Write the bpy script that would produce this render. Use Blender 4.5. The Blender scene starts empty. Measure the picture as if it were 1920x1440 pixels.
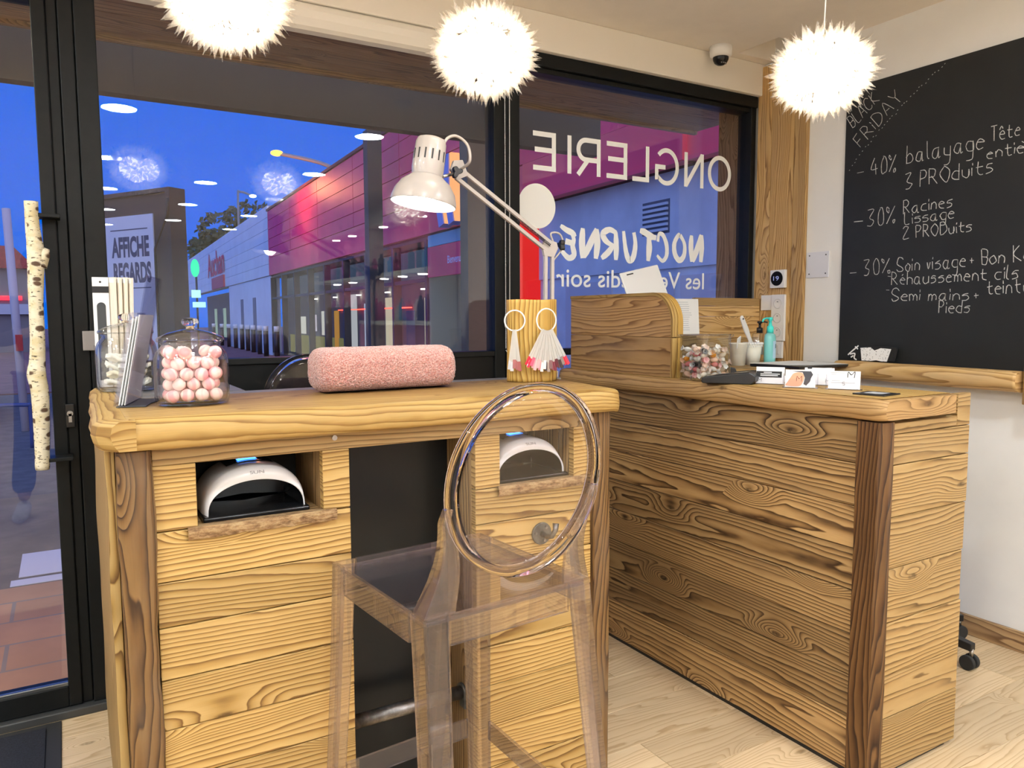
import bpy, math, random
from mathutils import Vector, Matrix, Euler, noise

random.seed(7)
S = bpy.context.scene
COL = S.collection
PI = math.pi
R_ = math.radians

# ------------------------------------------------------------------ camera
CAM_Z = 1.30
yaw, pitch, roll = 0.5338, -0.0877, -0.0042
fw = Vector((math.sin(yaw)*math.cos(pitch), math.cos(yaw)*math.cos(pitch), math.sin(pitch)))
rt = Vector((math.cos(yaw), -math.sin(yaw), 0))
up = rt.cross(fw)
rt2 = rt*math.cos(roll) + up*math.sin(roll)
up2 = up*math.cos(roll) - rt*math.sin(roll)
cd = bpy.data.cameras.new('camera')
cam = bpy.data.objects.new('camera', cd)
COL.objects.link(cam)
cd.sensor_width = 36.0
cd.lens = 36.0*1423.0/1920.0
cd.clip_start = 0.02
cd.clip_end = 500
m = Matrix.Identity(4)
for i in range(3):
    m[i][0] = rt2[i]; m[i][1] = up2[i]; m[i][2] = -fw[i]
m.translation = Vector((0, 0, CAM_Z))
cam.matrix_world = m
S.camera = cam

# ------------------------------------------------------------------ world (dusk sky), exposure
S.view_settings.view_transform = 'Standard'
S.view_settings.look = 'None'
S.view_settings.exposure = 0.70
S.view_settings.gamma = 1.0
S.view_settings.use_curve_mapping = False
S.cycles.max_bounces = 14
S.cycles.diffuse_bounces = 5
S.cycles.glossy_bounces = 6
S.cycles.transmission_bounces = 12
S.cycles.transparent_max_bounces = 24
S.cycles.use_denoising = True
S.cycles.sample_clamp_indirect = 6.0
S.cycles.blur_glossy = 0.5

W = bpy.data.worlds.new('dusk_sky')
S.world = W
W.use_nodes = True
wt = W.node_tree
wt.nodes.clear()
wo = wt.nodes.new('ShaderNodeOutputWorld')
wb = wt.nodes.new('ShaderNodeBackground')
wg = wt.nodes.new('ShaderNodeTexCoord')
wx = wt.nodes.new('ShaderNodeSeparateXYZ')
wr = wt.nodes.new('ShaderNodeValToRGB')          # by direction north(+Y, deep blue) to south (paler after-glow)
wm = wt.nodes.new('ShaderNodeMapRange')
wm.inputs[1].default_value = -1; wm.inputs[2].default_value = 1
wr.color_ramp.elements[0].position = 0.0
wr.color_ramp.elements[0].color = (0.72, 0.80, 1.30, 1)
wr.color_ramp.elements[1].position = 0.8
wr.color_ramp.elements[1].color = (0.0, 0.113, 0.67, 1)
e = wr.color_ramp.elements.new(0.45); e.color = (0.30, 0.46, 1.12, 1)
wt.links.new(wg.outputs['Generated'], wx.inputs[0])
wt.links.new(wx.outputs['Y'], wm.inputs[0])
wt.links.new(wm.outputs[0], wr.inputs[0])
wt.links.new(wr.outputs[0], wb.inputs[0])
wb.inputs[1].default_value = 0.80
wt.links.new(wb.outputs[0], wo.inputs[0])

CEIL = 2.57
GLASS_Y = 2.84
WX = 3.14          # right wall plane
DOWNLIGHT_POWER = 145.0
PENDANT_POWER = 8.5

# ------------------------------------------------------------------ material helpers
def newmat(name):
    mt = bpy.data.materials.new(name); mt.use_nodes = True
    nt = mt.node_tree; nt.nodes.clear()
    out = nt.nodes.new('ShaderNodeOutputMaterial')
    return mt, nt, out

def N(nt, typ, **kw):
    n = nt.nodes.new(typ)
    for k, v in kw.items():
        if k.startswith('i'):
            n.inputs[int(k[1:])].default_value = v
        else:
            setattr(n, k, v)
    return n

def L(nt, a, b): nt.links.new(a, b)

def math_(nt, op, a, b=None, c=None):
    n = nt.nodes.new('ShaderNodeMath'); n.operation = op
    for i, v in enumerate((a, b, c)):
        if v is None: continue
        if isinstance(v, (int, float)): n.inputs[i].default_value = v
        else: nt.links.new(v, n.inputs[i])
    return n.outputs[0]

def comb(nt, x, y, z):
    n = nt.nodes.new('ShaderNodeCombineXYZ')
    for i, v in enumerate((x, y, z)):
        if isinstance(v, (int, float)): n.inputs[i].default_value = v
        else: nt.links.new(v, n.inputs[i])
    return n.outputs[0]

def noise_(nt, vec, scale=1.0, detail=2.0, rough=0.5):
    n = nt.nodes.new('ShaderNodeTexNoise')
    n.inputs['Scale'].default_value = scale
    n.inputs['Detail'].default_value = detail
    n.inputs['Roughness'].default_value = rough
    if vec is not None: nt.links.new(vec, n.inputs['Vector'])
    return n.outputs[0]

def mixc(nt, fac, a, b, blend='MIX'):
    n = nt.nodes.new('ShaderNodeMix'); n.data_type = 'RGBA'; n.blend_type = blend
    if isinstance(fac, (int, float)): n.inputs[0].default_value = fac
    else: nt.links.new(fac, n.inputs[0])
    for i, v in ((6, a), (7, b)):
        if isinstance(v, tuple): n.inputs[i].default_value = v if len(v) == 4 else v+(1,)
        else: nt.links.new(v, n.inputs[i])
    return n.outputs[2]

def ramp(nt, fac, stops):
    n = nt.nodes.new('ShaderNodeValToRGB')
    els = n.color_ramp.elements
    els[0].position, els[0].color = stops[0][0], stops[0][1]+(1,)
    els[1].position, els[1].color = stops[-1][0], stops[-1][1]+(1,)
    for p, c in stops[1:-1]:
        q = els.new(p); q.color = c+(1,)
    nt.links.new(fac, n.inputs[0])
    return n.outputs[0]

def smooth01(nt, v, a, b, lo=0.0, hi=1.0):
    n = nt.nodes.new('ShaderNodeMapRange'); n.interpolation_type = 'SMOOTHSTEP'
    nt.links.new(v, n.inputs[0])
    n.inputs[1].default_value = a; n.inputs[2].default_value = b
    n.inputs[3].default_value = lo; n.inputs[4].default_value = hi
    return n.outputs[0]

MATS = {}
def plain(name, col, rough=0.5, metal=0.0, noise_amt=0.0, nscale=8.0, bump=0.0, bscale=200.0, spec=0.5, coat=0.0, sheen=0.0):
    if name in MATS: return MATS[name]
    mt, nt, out = newmat(name)
    p = N(nt, 'ShaderNodeBsdfPrincipled')
    p.inputs['Base Color'].default_value = col+(1,)
    p.inputs['Roughness'].default_value = rough
    p.inputs['Metallic'].default_value = metal
    p.inputs['Specular IOR Level'].default_value = spec
    p.inputs['Coat Weight'].default_value = coat
    p.inputs['Sheen Weight'].default_value = sheen
    tc = N(nt, 'ShaderNodeTexCoord')
    if noise_amt:
        f = noise_(nt, tc.outputs['Object'], nscale, 4, 0.6)
        a = tuple(max(0, c*(1-noise_amt)) for c in col); b = tuple(min(1, c*(1+noise_amt)) for c in col)
        L(nt, mixc(nt, smooth01(nt, f, 0.3, 0.7), a, b), p.inputs['Base Color'])
    if bump:
        bn = N(nt, 'ShaderNodeBump'); bn.inputs['Strength'].default_value = bump; bn.inputs['Distance'].default_value = 0.003
        L(nt, noise_(nt, tc.outputs['Object'], bscale, 3, 0.6), bn.inputs['Height'])
        L(nt, bn.outputs[0], p.inputs['Normal'])
    L(nt, p.outputs[0], out.inputs[0])
    MATS[name] = mt
    return mt

def emit(name, col, strength):
    if name in MATS: return MATS[name]
    mt, nt, out = newmat(name)
    p = N(nt, 'ShaderNodeEmission')
    p.inputs[0].default_value = col+(1,); p.inputs[1].default_value = strength
    L(nt, p.outputs[0], out.inputs[0])
    MATS[name] = mt
    return mt

def wood(name, light, mid, dark, lines=95.0, cath=17.0, fu=1.0, fv=5.0, knots=7.0, kd=0.16, rough=0.55, bump=0.5,
         tonevar=0.35, grey=(0.3, 0.25, 0.2), greyamt=0.25, sharp=0.55, fiber=0.25, stain=0.0):
    """plank grain from a UV map in metres (u along the grain) : contour lines of stretched noise, ringed knots"""
    mt, nt, out = newmat(name)
    p = N(nt, 'ShaderNodeBsdfPrincipled')
    uv = N(nt, 'ShaderNodeUVMap'); uv.uv_map = 'UVMap'
    sp = N(nt, 'ShaderNodeSeparateXYZ'); L(nt, uv.outputs[0], sp.inputs[0])
    u, v = sp.outputs[0], sp.outputs[1]
    at = N(nt, 'ShaderNodeAttribute'); at.attribute_name = 'tone'
    tone = at.outputs['Fac']
    n1 = noise_(nt, comb(nt, math_(nt, 'MULTIPLY', u, fu), math_(nt, 'MULTIPLY', v, fv), 0.0), 1.0, 1.0, 0.4)
    n2 = noise_(nt, comb(nt, math_(nt, 'MULTIPLY', u, 7), math_(nt, 'MULTIPLY', v, 30), 3.0), 1.0, 2.0, 0.5)
    vo = N(nt, 'ShaderNodeTexVoronoi'); vo.voronoi_dimensions = '2D'
    vo.inputs['Scale'].default_value = 1.0
    L(nt, comb(nt, math_(nt, 'MULTIPLY', u, 2.0), math_(nt, 'MULTIPLY', v, 5.0), 0.0), vo.inputs['Vector'])
    d = vo.outputs['Distance']
    cr = N(nt, 'ShaderNodeSeparateXYZ'); L(nt, vo.outputs['Color'], cr.inputs[0])
    pick = smooth01(nt, cr.outputs[0], 0.52, 0.66)            # only some cells carry a knot, of varying size
    k = math_(nt, 'MULTIPLY', smooth01(nt, d, 0.0, kd*1.9, 1.0, 0.0), math_(nt, 'MULTIPLY', pick, math_(nt, 'ADD', cr.outputs[1], 0.35)))
    n3 = noise_(nt, comb(nt, math_(nt, 'MULTIPLY', u, 0.35), math_(nt, 'MULTIPLY', v, 16.0), 9.0), 1.0, 1.0, 0.5)
    r = math_(nt, 'ADD', math_(nt, 'MULTIPLY', v, lines), math_(nt, 'MULTIPLY', n1, cath))
    r = math_(nt, 'ADD', r, math_(nt, 'MULTIPLY', n2, 0.9))
    r = math_(nt, 'ADD', r, math_(nt, 'MULTIPLY', k, knots))
    r = math_(nt, 'ADD', r, math_(nt, 'MULTIPLY', n3, 5.0))
    f = math_(nt, 'FRACT', r)
    s = math_(nt, 'POWER', f, 1.0/sharp)
    s = math_(nt, 'MULTIPLY', s, smooth01(nt, f, 0.90, 1.0, 1.0, 0.0))     # soft return to early wood
    fib = noise_(nt, comb(nt, math_(nt, 'MULTIPLY', u, 14), math_(nt, 'MULTIPLY', v, 420), 1.0), 1.0, 2.0, 0.6)
    big = noise_(nt, comb(nt, math_(nt, 'MULTIPLY', u, 2.2), math_(nt, 'MULTIPLY', v, 9), 7.0), 1.0, 3.0, 0.55)
    c = ramp(nt, s, [(0.0, light), (0.38, mid), (0.80, dark)])
    c = mixc(nt, math_(nt, 'MULTIPLY', smooth01(nt, big, 0.42, 0.75), greyamt), c, grey)
    core = math_(nt, 'MULTIPLY', smooth01(nt, d, kd*0.10, kd*0.36, 1.0, 0.0), pick)
    kn = noise_(nt, comb(nt, math_(nt, 'MULTIPLY', u, 60), math_(nt, 'MULTIPLY', v, 60), 1.0), 1.0, 2.0, 0.6)
    c = mixc(nt, math_(nt, 'MULTIPLY', core, smooth01(nt, kn, 0.3, 0.6, 0.35, 0.85)), c, tuple(x*0.55 for x in dark))
    tv = math_(nt, 'ADD', math_(nt, 'MULTIPLY', tone, tonevar), 1.0-tonevar*0.5)
    fv_ = math_(nt, 'ADD', math_(nt, 'MULTIPLY', fib, fiber), 1.0-fiber*0.5)
    mul = math_(nt, 'MULTIPLY', tv, fv_)
    hs = N(nt, 'ShaderNodeHueSaturation'); L(nt, c, hs.inputs['Color']); L(nt, mul, hs.inputs['Value'])
    L(nt, hs.outputs[0], p.inputs['Base Color'])
    p.inputs['Roughness'].default_value = rough
    p.inputs['Specular IOR Level'].default_value = 0.35
    if bump:
        h = math_(nt, 'ADD', s, math_(nt, 'MULTIPLY', fib, 0.4))
        bn = N(nt, 'ShaderNodeBump'); bn.inputs['Strength'].default_value = bump; bn.inputs['Distance'].default_value = 0.0015
        L(nt, h, bn.inputs['Height']); L(nt, bn.outputs[0], p.inputs['Normal'])
    L(nt, p.outputs[0], out.inputs[0])
    MATS[name] = mt
    return mt

def thin_glass(name, tint=(1, 1, 1), edge=(0.75, 0.8, 0.8), refl=1.0, edge_pow=2.5, rough=0.0, base_alpha=0.0, base=(1, 1, 1)):
    """clear sheet: straight-through transmission, Fresnel reflection, darker at grazing angles"""
    mt, nt, out = newmat(name)
    geo = N(nt, 'ShaderNodeNewGeometry')
    ior = N(nt, 'ShaderNodeMapRange'); L(nt, geo.outputs['Backfacing'], ior.inputs[0])
    ior.inputs[3].default_value = 1.5; ior.inputs[4].default_value = 1/1.5
    fr = N(nt, 'ShaderNodeFresnel'); L(nt, ior.outputs[0], fr.inputs[0])
    lw = N(nt, 'ShaderNodeLayerWeight'); lw.inputs[0].default_value = 0.5
    fac = math_(nt, 'POWER', lw.outputs['Facing'], edge_pow)
    tr = N(nt, 'ShaderNodeBsdfTransparent')
    L(nt, mixc(nt, fac, tint, edge), tr.inputs[0])
    gl = N(nt, 'ShaderNodeBsdfGlossy'); gl.inputs['Roughness'].default_value = rough
    mx = N(nt, 'ShaderNodeMixShader')
    L(nt, math_(nt, 'MINIMUM', math_(nt, 'MULTIPLY', fr.outputs[0], refl), 1.0), mx.inputs[0])
    L(nt, tr.outputs[0], mx.inputs[1]); L(nt, gl.outputs[0], mx.inputs[2])
    res = mx.outputs[0]
    if base_alpha:
        df = N(nt, 'ShaderNodeBsdfDiffuse'); df.inputs[0].default_value = base+(1,)
        m2 = N(nt, 'ShaderNodeMixShader'); m2.inputs[0].default_value = base_alpha
        L(nt, res, m2.inputs[1]); L(nt, df.outputs[0], m2.inputs[2]); res = m2.outputs[0]
    L(nt, res, out.inputs[0])
    MATS[name] = mt
    return mt

# ------------------------------------------------------------------ mesh builder
class MB:
    def __init__(self): self.v = []; self.f = []; self.uv = []; self.t = []; self.sm = []
    def add(self, vs, fs, uvs=None, tone=None, smooth=False, M=None):
        o = len(self.v)
        if tone is None: tone = random.random()
        for q in vs:
            q = Vector(q)
            if M is not None: q = M @ q
            self.v.append(q)
        for i, f in enumerate(fs):
            self.f.append([o+j for j in f]); self.t.append(tone); self.sm.append(smooth)
            if uvs is None: self.uv.append([(self.v[o+j].x, self.v[o+j].z) for j in f])
            else: self.uv.append(uvs[i])
        return self
    def box(self, x0, x1, y0, y1, z0, z1, g='x', tone=None, M=None, off=None):
        vs = [(x, y, z) for x in (x0, x1) for y in (y0, y1) for z in (z0, z1)]
        fs = [(0, 1, 3, 2), (4, 6, 7, 5), (0, 4, 5, 1), (2, 3, 7, 6), (0, 2, 6, 4), (1, 5, 7, 3)]
        nax = [0, 0, 1, 1, 2, 2]
        gi = 'xyz'.index(g)
        ou, ov = off if off else (random.uniform(0, 60), random.uniform(0, 40))
        uvs = []
        for f, n in zip(fs, nax):
            a = gi if n != gi else (gi+1) % 3
            b = [i for i in range(3) if i != n and i != a][0]
            uvs.append([(vs[j][a]+ou, vs[j][b]+ov+n*0.37) for j in f])
        return self.add(vs, fs, uvs, tone, False, M)
    def grid(self, rows, closed=False, cap=False, smooth=True, tone=None, M=None, g='row', off=None):
        """rows: list of equal-length point lists; u runs along rows index (g='row') """
        nr, nc = len(rows), len(rows[0])
        vs = [p for r in rows for p in r]
        ou, ov = off if off else (random.uniform(0, 60), random.uniform(0, 40))
        # arc lengths
        ul = [0.0]
        for i in range(1, nr): ul.append(ul[-1]+(Vector(rows[i][0])-Vector(rows[i-1][0])).length)
        mid = rows[nr//2]
        vl = [0.0]
        for j in range(1, nc+1): vl.append(vl[-1]+(Vector(mid[j % nc])-Vector(mid[j-1])).length)
        fs, uvs = [], []
        cc = nc if closed else nc-1
        for i in range(nr-1):
            for j in range(cc):
                j2 = (j+1) % nc
                fs.append((i*nc+j, i*nc+j2, (i+1)*nc+j2, (i+1)*nc+j))
                q = [(ul[i], vl[j]), (ul[i], vl[j+1]), (ul[i+1], vl[j+1]), (ul[i+1], vl[j])]
                if g != 'row': q = [(b, a) for a, b in q]
                uvs.append([(a+ou, b+ov) for a, b in q])
        if cap:
            for i, rev in ((0, True), (nr-1, False)):
                idx = [i*nc+j for j in range(nc)]
                if rev: idx = idx[::-1]
                fs.append(idx)
                c0 = Vector(rows[i][0])
                uvs.append([((Vector(vs[j])-c0).x+(Vector(vs[j])-c0).y*0.3+ou, (Vector(vs[j])-c0).z+(Vector(vs[j])-c0).y*0.8+ov) for j in idx])
        self.add(vs, fs, uvs, tone, smooth, M)
        if cap:
            self.sm[-1] = False; self.sm[-2] = False
        return self
    def lathe(self, prof, seg=32, c=(0, 0, 0), M=None, sx=1.0, sy=1.0, smooth=True, tone=None):
        rows = []
        for r, z in prof:
            rows.append([(c[0]+sx*r*math.cos(2*PI*k/seg), c[1]+sy*r*math.sin(2*PI*k/seg), c[2]+z) for k in range(seg)])
        return self.grid(rows, closed=True, smooth=smooth, M=M, tone=tone)
    def cyl(self, a, b, r, seg=16, r2=None, tone=None, smooth=True):
        a, b = Vector(a), Vector(b); d = (b-a).normalized()
        s = d.orthogonal().normalized(); t = d.cross(s)
        r2 = r if r2 is None else r2
        rows = [[a+(s*math.cos(2*PI*k/seg)+t*math.sin(2*PI*k/seg))*r for k in range(seg)],
                [b+(s*math.cos(2*PI*k/seg)+t*math.sin(2*PI*k/seg))*r2 for k in range(seg)]]
        return self.grid(rows, closed=True, cap=True, smooth=smooth, tone=tone)
    def tube(self, pts, r, seg=8, closed=False, tone=None, ref=None):
        pts = [Vector(p) for p in pts]; n = len(pts)
        rows = []
        prev = None
        for i, p in enumerate(pts):
            a = pts[(i-1) % n] if (closed or i > 0) else p
            b = pts[(i+1) % n] if (closed or i < n-1) else p
            d = (b-a).normalized()
            if prev is None: s = d.orthogonal().normalized() if ref is None else (Vector(ref)-d*d.dot(Vector(ref))).normalized()
            else: s = (prev-d*d.dot(prev)).normalized()
            prev = s
            t = d.cross(s)
            rr = r[i] if isinstance(r, (list, tuple)) else r
            rows.append([p+(s*math.cos(2*PI*k/seg)+t*math.sin(2*PI*k/seg))*rr for k in range(seg)])
        if closed: rows.append(rows[0])
        return self.grid(rows, closed=True, cap=not closed, tone=tone)
    def sweep(self, pts, prof, closed=False, ref=(0, 1, 0), smooth=False):
        """rectangular/other profile [(a,b)] swept along pts; a along side, b along ref-ish"""
        pts = [Vector(p) for p in pts]; n = len(pts); rows = []
        for i, p in enumerate(pts):
            a = pts[(i-1) % n] if (closed or i > 0) else p
            b = pts[(i+1) % n] if (closed or i < n-1) else p
            d = (b-a).normalized()
            rr = Vector(ref); t = (rr-d*d.dot(rr)).normalized(); s = d.cross(t)
            rows.append([p+s*x+t*y for x, y in prof])
        if closed: rows.append(rows[0])
        return self.grid(rows, closed=True, cap=not closed, smooth=smooth)
    def prism(self, poly, h, M=None, tone=None, g=None):
        """poly in XY, extruded z 0..h"""
        n = len(poly)
        vs = [(x, y, 0) for x, y in poly]+[(x, y, h) for x, y in poly]
        fs = [tuple(range(n))[::-1], tuple(range(n, 2*n))]
        ou, ov = random.uniform(0, 60), random.uniform(0, 40)
        uvs = [[(poly[j][0]+ou, poly[j][1]+ov) for j in range(n)][::-1], [(poly[j][0]+ou, poly[j][1]+ov) for j in range(n)]]
        for j in range(n):
            k = (j+1) % n
            fs.append((j, k, n+k, n+j))
            uvs.append([(poly[j][0]+ou, ov), (poly[k][0]+ou, ov+poly[k][1]-poly[j][1]), (poly[k][0]+ou, ov+h), (poly[j][0]+ou, ov+h)])
        return self.add(vs, fs, uvs, tone, False, M)
    def sphere(self, c, r, seg=16, rings=10, sx=1, sy=1, sz=1):
        prof = [(max(r*math.sin(PI*i/rings), 1e-5), -r*sz*math.cos(PI*i/rings)) for i in range(rings+1)]
        return self.lathe(prof, seg, c, sx=sx, sy=sy)
    def build(self, name, mat, parent=None, world=True, bevel=0.0, bseg=2, subsurf=0):
        vs = self.v
        if parent is not None and world:
            inv = world_of(parent).inverted()
            vs = [inv @ q for q in vs]
        me = bpy.data.meshes.new(name)
        me.from_pydata([tuple(q) for q in vs], [], self.f)
        ul = me.uv_layers.new(name='UVMap')
        flat = [c for f in self.uv for c in f]
        for i, c in enumerate(flat): ul.data[i].uv = c
        at = me.attributes.new('tone', 'FLOAT', 'FACE')
        at.data.foreach_set('value', self.t)
        me.polygons.foreach_set('use_smooth', self.sm)
        me.update()
        if mat is not None: me.materials.append(mat)
        o = bpy.data.objects.new(name, me); COL.objects.link(o)
        if parent is not None: o.parent = parent
        if bevel:
            b = o.modifiers.new('bevel', 'BEVEL'); b.width = bevel; b.segments = bseg; b.limit_method = 'ANGLE'; b.angle_limit = R_(40)
        if subsurf:
            s = o.modifiers.new('subsurf', 'SUBSURF'); s.levels = subsurf; s.render_levels = subsurf
        return o

def world_of(o):
    mt = o.matrix_basis.copy()
    return world_of(o.parent) @ mt if o.parent else mt

def thing(name, label, cat, loc=(0, 0, 0), rotz=0.0, group=None, kind=None):
    o = bpy.data.objects.new(name, None); COL.objects.link(o)
    o.empty_display_size = 0.05
    o.location = loc; o.rotation_euler = (0, 0, rotz)
    o['label'] = label; o['category'] = cat
    if group: o['group'] = group
    if kind: o['kind'] = kind
    return o

def tag(o, label, cat, group=None, kind=None):
    o['label'] = label; o['category'] = cat
    if group: o['group'] = group
    if kind: o['kind'] = kind
    return o

def struct(o, label=None, cat=None):
    o['kind'] = 'structure'
    if label: o['label'] = label; o['category'] = cat
    return o

def copy_tree(o, parent=None):
    c = o.copy(); COL.objects.link(c); c.parent = parent
    for ch in [x for x in bpy.data.objects if x.parent == o]: copy_tree(ch, c)
    return c

def nz(x, y=0.0, z=0.0, s=1.0): return noise.noise(Vector((x*s, y*s, z*s)))

def text_mesh(body, width=None, height=None, extrude=0.002, bold=0.0, align='LEFT'):
    """mesh (verts, faces) of a line of lettering in XY, lower-left at origin"""
    cu = bpy.data.curves.new('t', 'FONT'); cu.body = body; cu.size = 1.0; cu.extrude = 0.0; cu.offset = bold
    ob = bpy.data.objects.new('t', cu); COL.objects.link(ob)
    dg = bpy.context.evaluated_depsgraph_get()
    me = bpy.data.meshes.new_from_object(ob.evaluated_get(dg))
    vs = [v.co.copy() for v in me.vertices]; fs = [tuple(p.vertices) for p in me.polygons]
    bpy.data.objects.remove(ob); bpy.data.curves.remove(cu); bpy.data.meshes.remove(me)
    x0 = min(v.x for v in vs); x1 = max(v.x for v in vs); y0 = min(v.y for v in vs); y1 = max(v.y for v in vs)
    sx = (width/(x1-x0)) if width else None; sy = (height/(y1-y0)) if height else None
    sx = sx or sy; sy = sy or sx
    return [Vector(((v.x-x0)*sx, (v.y)*sy, 0)) for v in vs], fs

def add_text(mb, body, M, width=None, height=None, bold=0.0):
    vs, fs = text_mesh(body, width, height, bold=bold)
    mb.add(vs, fs, [[(0, 0)]*len(f) for f in fs], 0.5, False, M)

def frame(o, ux, uy):
    """matrix with local x->ux, y->uy, z->ux x uy, origin o"""
    ux, uy = Vector(ux).normalized(), Vector(uy).normalized(); uz = ux.cross(uy)
    M = Matrix.Identity(4)
    for i in range(3): M[i][0] = ux[i]; M[i][1] = uy[i]; M[i][2] = uz[i]; M[i][3] = o[i]
    return M

# single-stroke hand lettering : glyphs as polylines "xy" on a grid, y 3 = baseline, 6 = x-height, 9 = capitals
G = {'O': '29 07 05 23 33 45 47 29', 'V': '09 23 49', 'N': '03 09 43 49', 'è': '05 35 26 16 05 04 13 33|28 37', 'f': '38 28 17 13|05 35', 'a': '36 16 04 13 23 35 36 33 43', 'b': '09 03|05 16 26 35 34 23 03', 'c': '36 16 05 04 13 33', 'd': '39 33|36 16 05 04 13 33',
 'e': '05 35 26 16 05 04 13 33', 'ê': '05 35 26 16 05 04 13 33|07 18 27', 'é': '05 35 26 16 05 04 13 33|17 28', 'g': '36 16 05 04 13 33 36 31 20 00',
 'h': '09 03|05 16 26 35 33', 'i': '06 03|07 08', 'l': '09 04 13', 'm': '06 03|05 16 25 23|25 36 45 43', 'n': '06 03|05 16 26 35 33',
 'o': '16 05 04 13 23 34 35 26 16', 'p': '06 00|05 16 26 35 34 23 03', 'r': '06 03|05 16 26', 's': '36 16 05 25 34 23 03', 't': '18 14 23 33|06 36',
 'u': '06 04 13 23 34 36|36 33', 'v': '06 13 26', 'y': '06 04 13 33|36 31 20 00', '-': '05 35', '+': '15 35|26 24', '.': '04 14', ' ': '',
 'A': '03 29 43|15 35', 'B': '09 03|09 29 38 36 06|26 35 34 23 03', 'C': '48 39 19 07 05 13 33 44', 'D': '09 03|09 29 47 45 23 03', 'F': '09 03|09 39|06 26',
 'I': '09 03', 'K': '09 03|39 06 43', 'L': '09 03 33', 'P': '09 03|09 29 38 37 26 06', 'R': '09 03|09 29 38 37 26 06|16 43', 'S': '48 39 19 07 16 35 44 33 13 04',
 'T': '29 23|09 49', 'Y': '09 26 49|26 23', '0': '29 17 14 23 33 44 47 39 29', '2': '08 19 39 38 03 43', '3': '09 39 16 35 34 23 03', '4': '29 05 45|37 33',
 '%': '49 03|18 09 08 17 18|34 33 43 44 34', 'M': '03 09 26 49 43', 'E': '39 09 03 33|06 26', 'é': '05 35 26 16 05 04 13 33|17 28', 'M': '03 09 26 49 43'}

_ST = [0]
def ribbon(mb, pts, w, M, h=0.0002):
    """a flat stroke of constant or varying width with rounded ends, in the local XY plane"""
    pts = [Vector((p[0], p[1])) for p in pts]
    n = len(pts)
    ws = w if isinstance(w, (list, tuple)) else [w]*n
    h = h+_ST[0]*0.00011
    L_, R2 = [], []
    for i, p in enumerate(pts):
        a = pts[max(0, i-1)]; b = pts[min(n-1, i+1)]
        d = (b-a)
        if d.length < 1e-9: d = Vector((1, 0))
        d.normalize(); s = Vector((-d.y, d.x))*ws[i]*0.5
        L_.append(p+s); R2.append(p-s)
    vs = []; fs = []
    for i in range(n): vs += [(L_[i].x, L_[i].y, h), (R2[i].x, R2[i].y, h)]
    for i in range(n-1): fs.append((2*i, 2*i+1, 2*i+3, 2*i+2))
    _ST[0] = (_ST[0]+1) % 9
    mb.add(vs, fs, [[(0, 0)]*4]*len(fs), 0.5, False, M)

def catmull(pts, sub=4, closed=False):
    if len(pts) < 3: return [Vector(p) for p in pts]
    P = [Vector(p) for p in pts]; n = len(P); out = []
    rng = range(n) if closed else range(n-1)
    for i in rng:
        p0 = P[(i-1) % n] if closed or i > 0 else P[i]; p1 = P[i]
        p2 = P[(i+1) % n]; p3 = P[(i+2) % n] if closed or i < n-2 else p2
        for k in range(sub):
            t = k/sub
            out.append(0.5*((2*p1)+(p2-p0)*t+(2*p0-5*p1+4*p2-p3)*t*t+(3*p1-p0-3*p2+p3)*t**3))
    if not closed: out.append(P[-1])
    return out

def write(mb, s, M, width, height, stroke=0.004, jit=0.25, seed=1):
    """hand-written line fitted to a width; height = capital height"""
    rnd = random.Random(seed)
    x = 0.0; strokes = []
    for ch in s:
        g = G[ch]
        if g == '': x += 3.0; continue
        wmax = 0
        for pl in g.split('|'):
            pts = [(int(a[0]), int(a[1])-3) for a in pl.split()]
            wmax = max(wmax, max(p[0] for p in pts))
            strokes.append([(x+p[0]+rnd.uniform(-jit, jit), p[1]+rnd.uniform(-jit, jit)) for p in pts])
        x += wmax+1.5
    x -= 1.5
    kx, ky = width/x, height/6.0
    for st in strokes:
        pts = [(p[0]*kx, p[1]*ky, 0) for p in st]
        if len(pts) > 2: pts = catmull(pts, 4)
        ribbon(mb, pts, [stroke*rnd.uniform(0.7, 1.15) for _ in pts], M)
# ------------------------------------------------------------------ materials
M_honey = wood('wood_honey', (0.46, 0.305, 0.112), (0.37, 0.225, 0.064), (0.14, 0.066, 0.016), lines=78, cath=16, fu=0.6, bump=0.35, greyamt=0.15, grey=(0.42, 0.27, 0.12), tonevar=0.45, fiber=0.2)
M_slab = wood('wood_slab', (0.44, 0.29, 0.098), (0.385, 0.238, 0.068), (0.21, 0.108, 0.024), lines=60, cath=12, bump=0.35, greyamt=0.55, grey=(0.30, 0.165, 0.045), tonevar=0.12, fiber=0.3, knots=4)
M_slab2 = wood('wood_slab_tan', (0.43, 0.265, 0.11), (0.36, 0.215, 0.08), (0.19, 0.10, 0.033), lines=55, cath=10, bump=0.35, greyamt=0.45, grey=(0.33, 0.18, 0.07), tonevar=0.12, fiber=0.35, knots=4)
M_brown = wood('wood_brown', (0.41, 0.26, 0.11), (0.27, 0.155, 0.058), (0.055, 0.026, 0.009), lines=62, cath=16, fu=0.5, bump=0.6, greyamt=0.45, grey=(0.20, 0.12, 0.055), tonevar=0.75, fiber=0.3)
M_tan = wood('wood_tan', (0.40, 0.265, 0.11), (0.32, 0.195, 0.07), (0.12, 0.065, 0.02), lines=72, cath=17, fu=0.7, bump=0.5, greyamt=0.35, grey=(0.37, 0.25, 0.12), tonevar=0.28, fiber=0.25)
M_post = wood('wood_post_dark', (0.17, 0.085, 0.028), (0.10, 0.043, 0.013), (0.028, 0.011, 0.004), lines=45, cath=16, bump=0.5, greyamt=0.35, grey=(0.035, 0.016, 0.007), tonevar=0.2)
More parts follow.
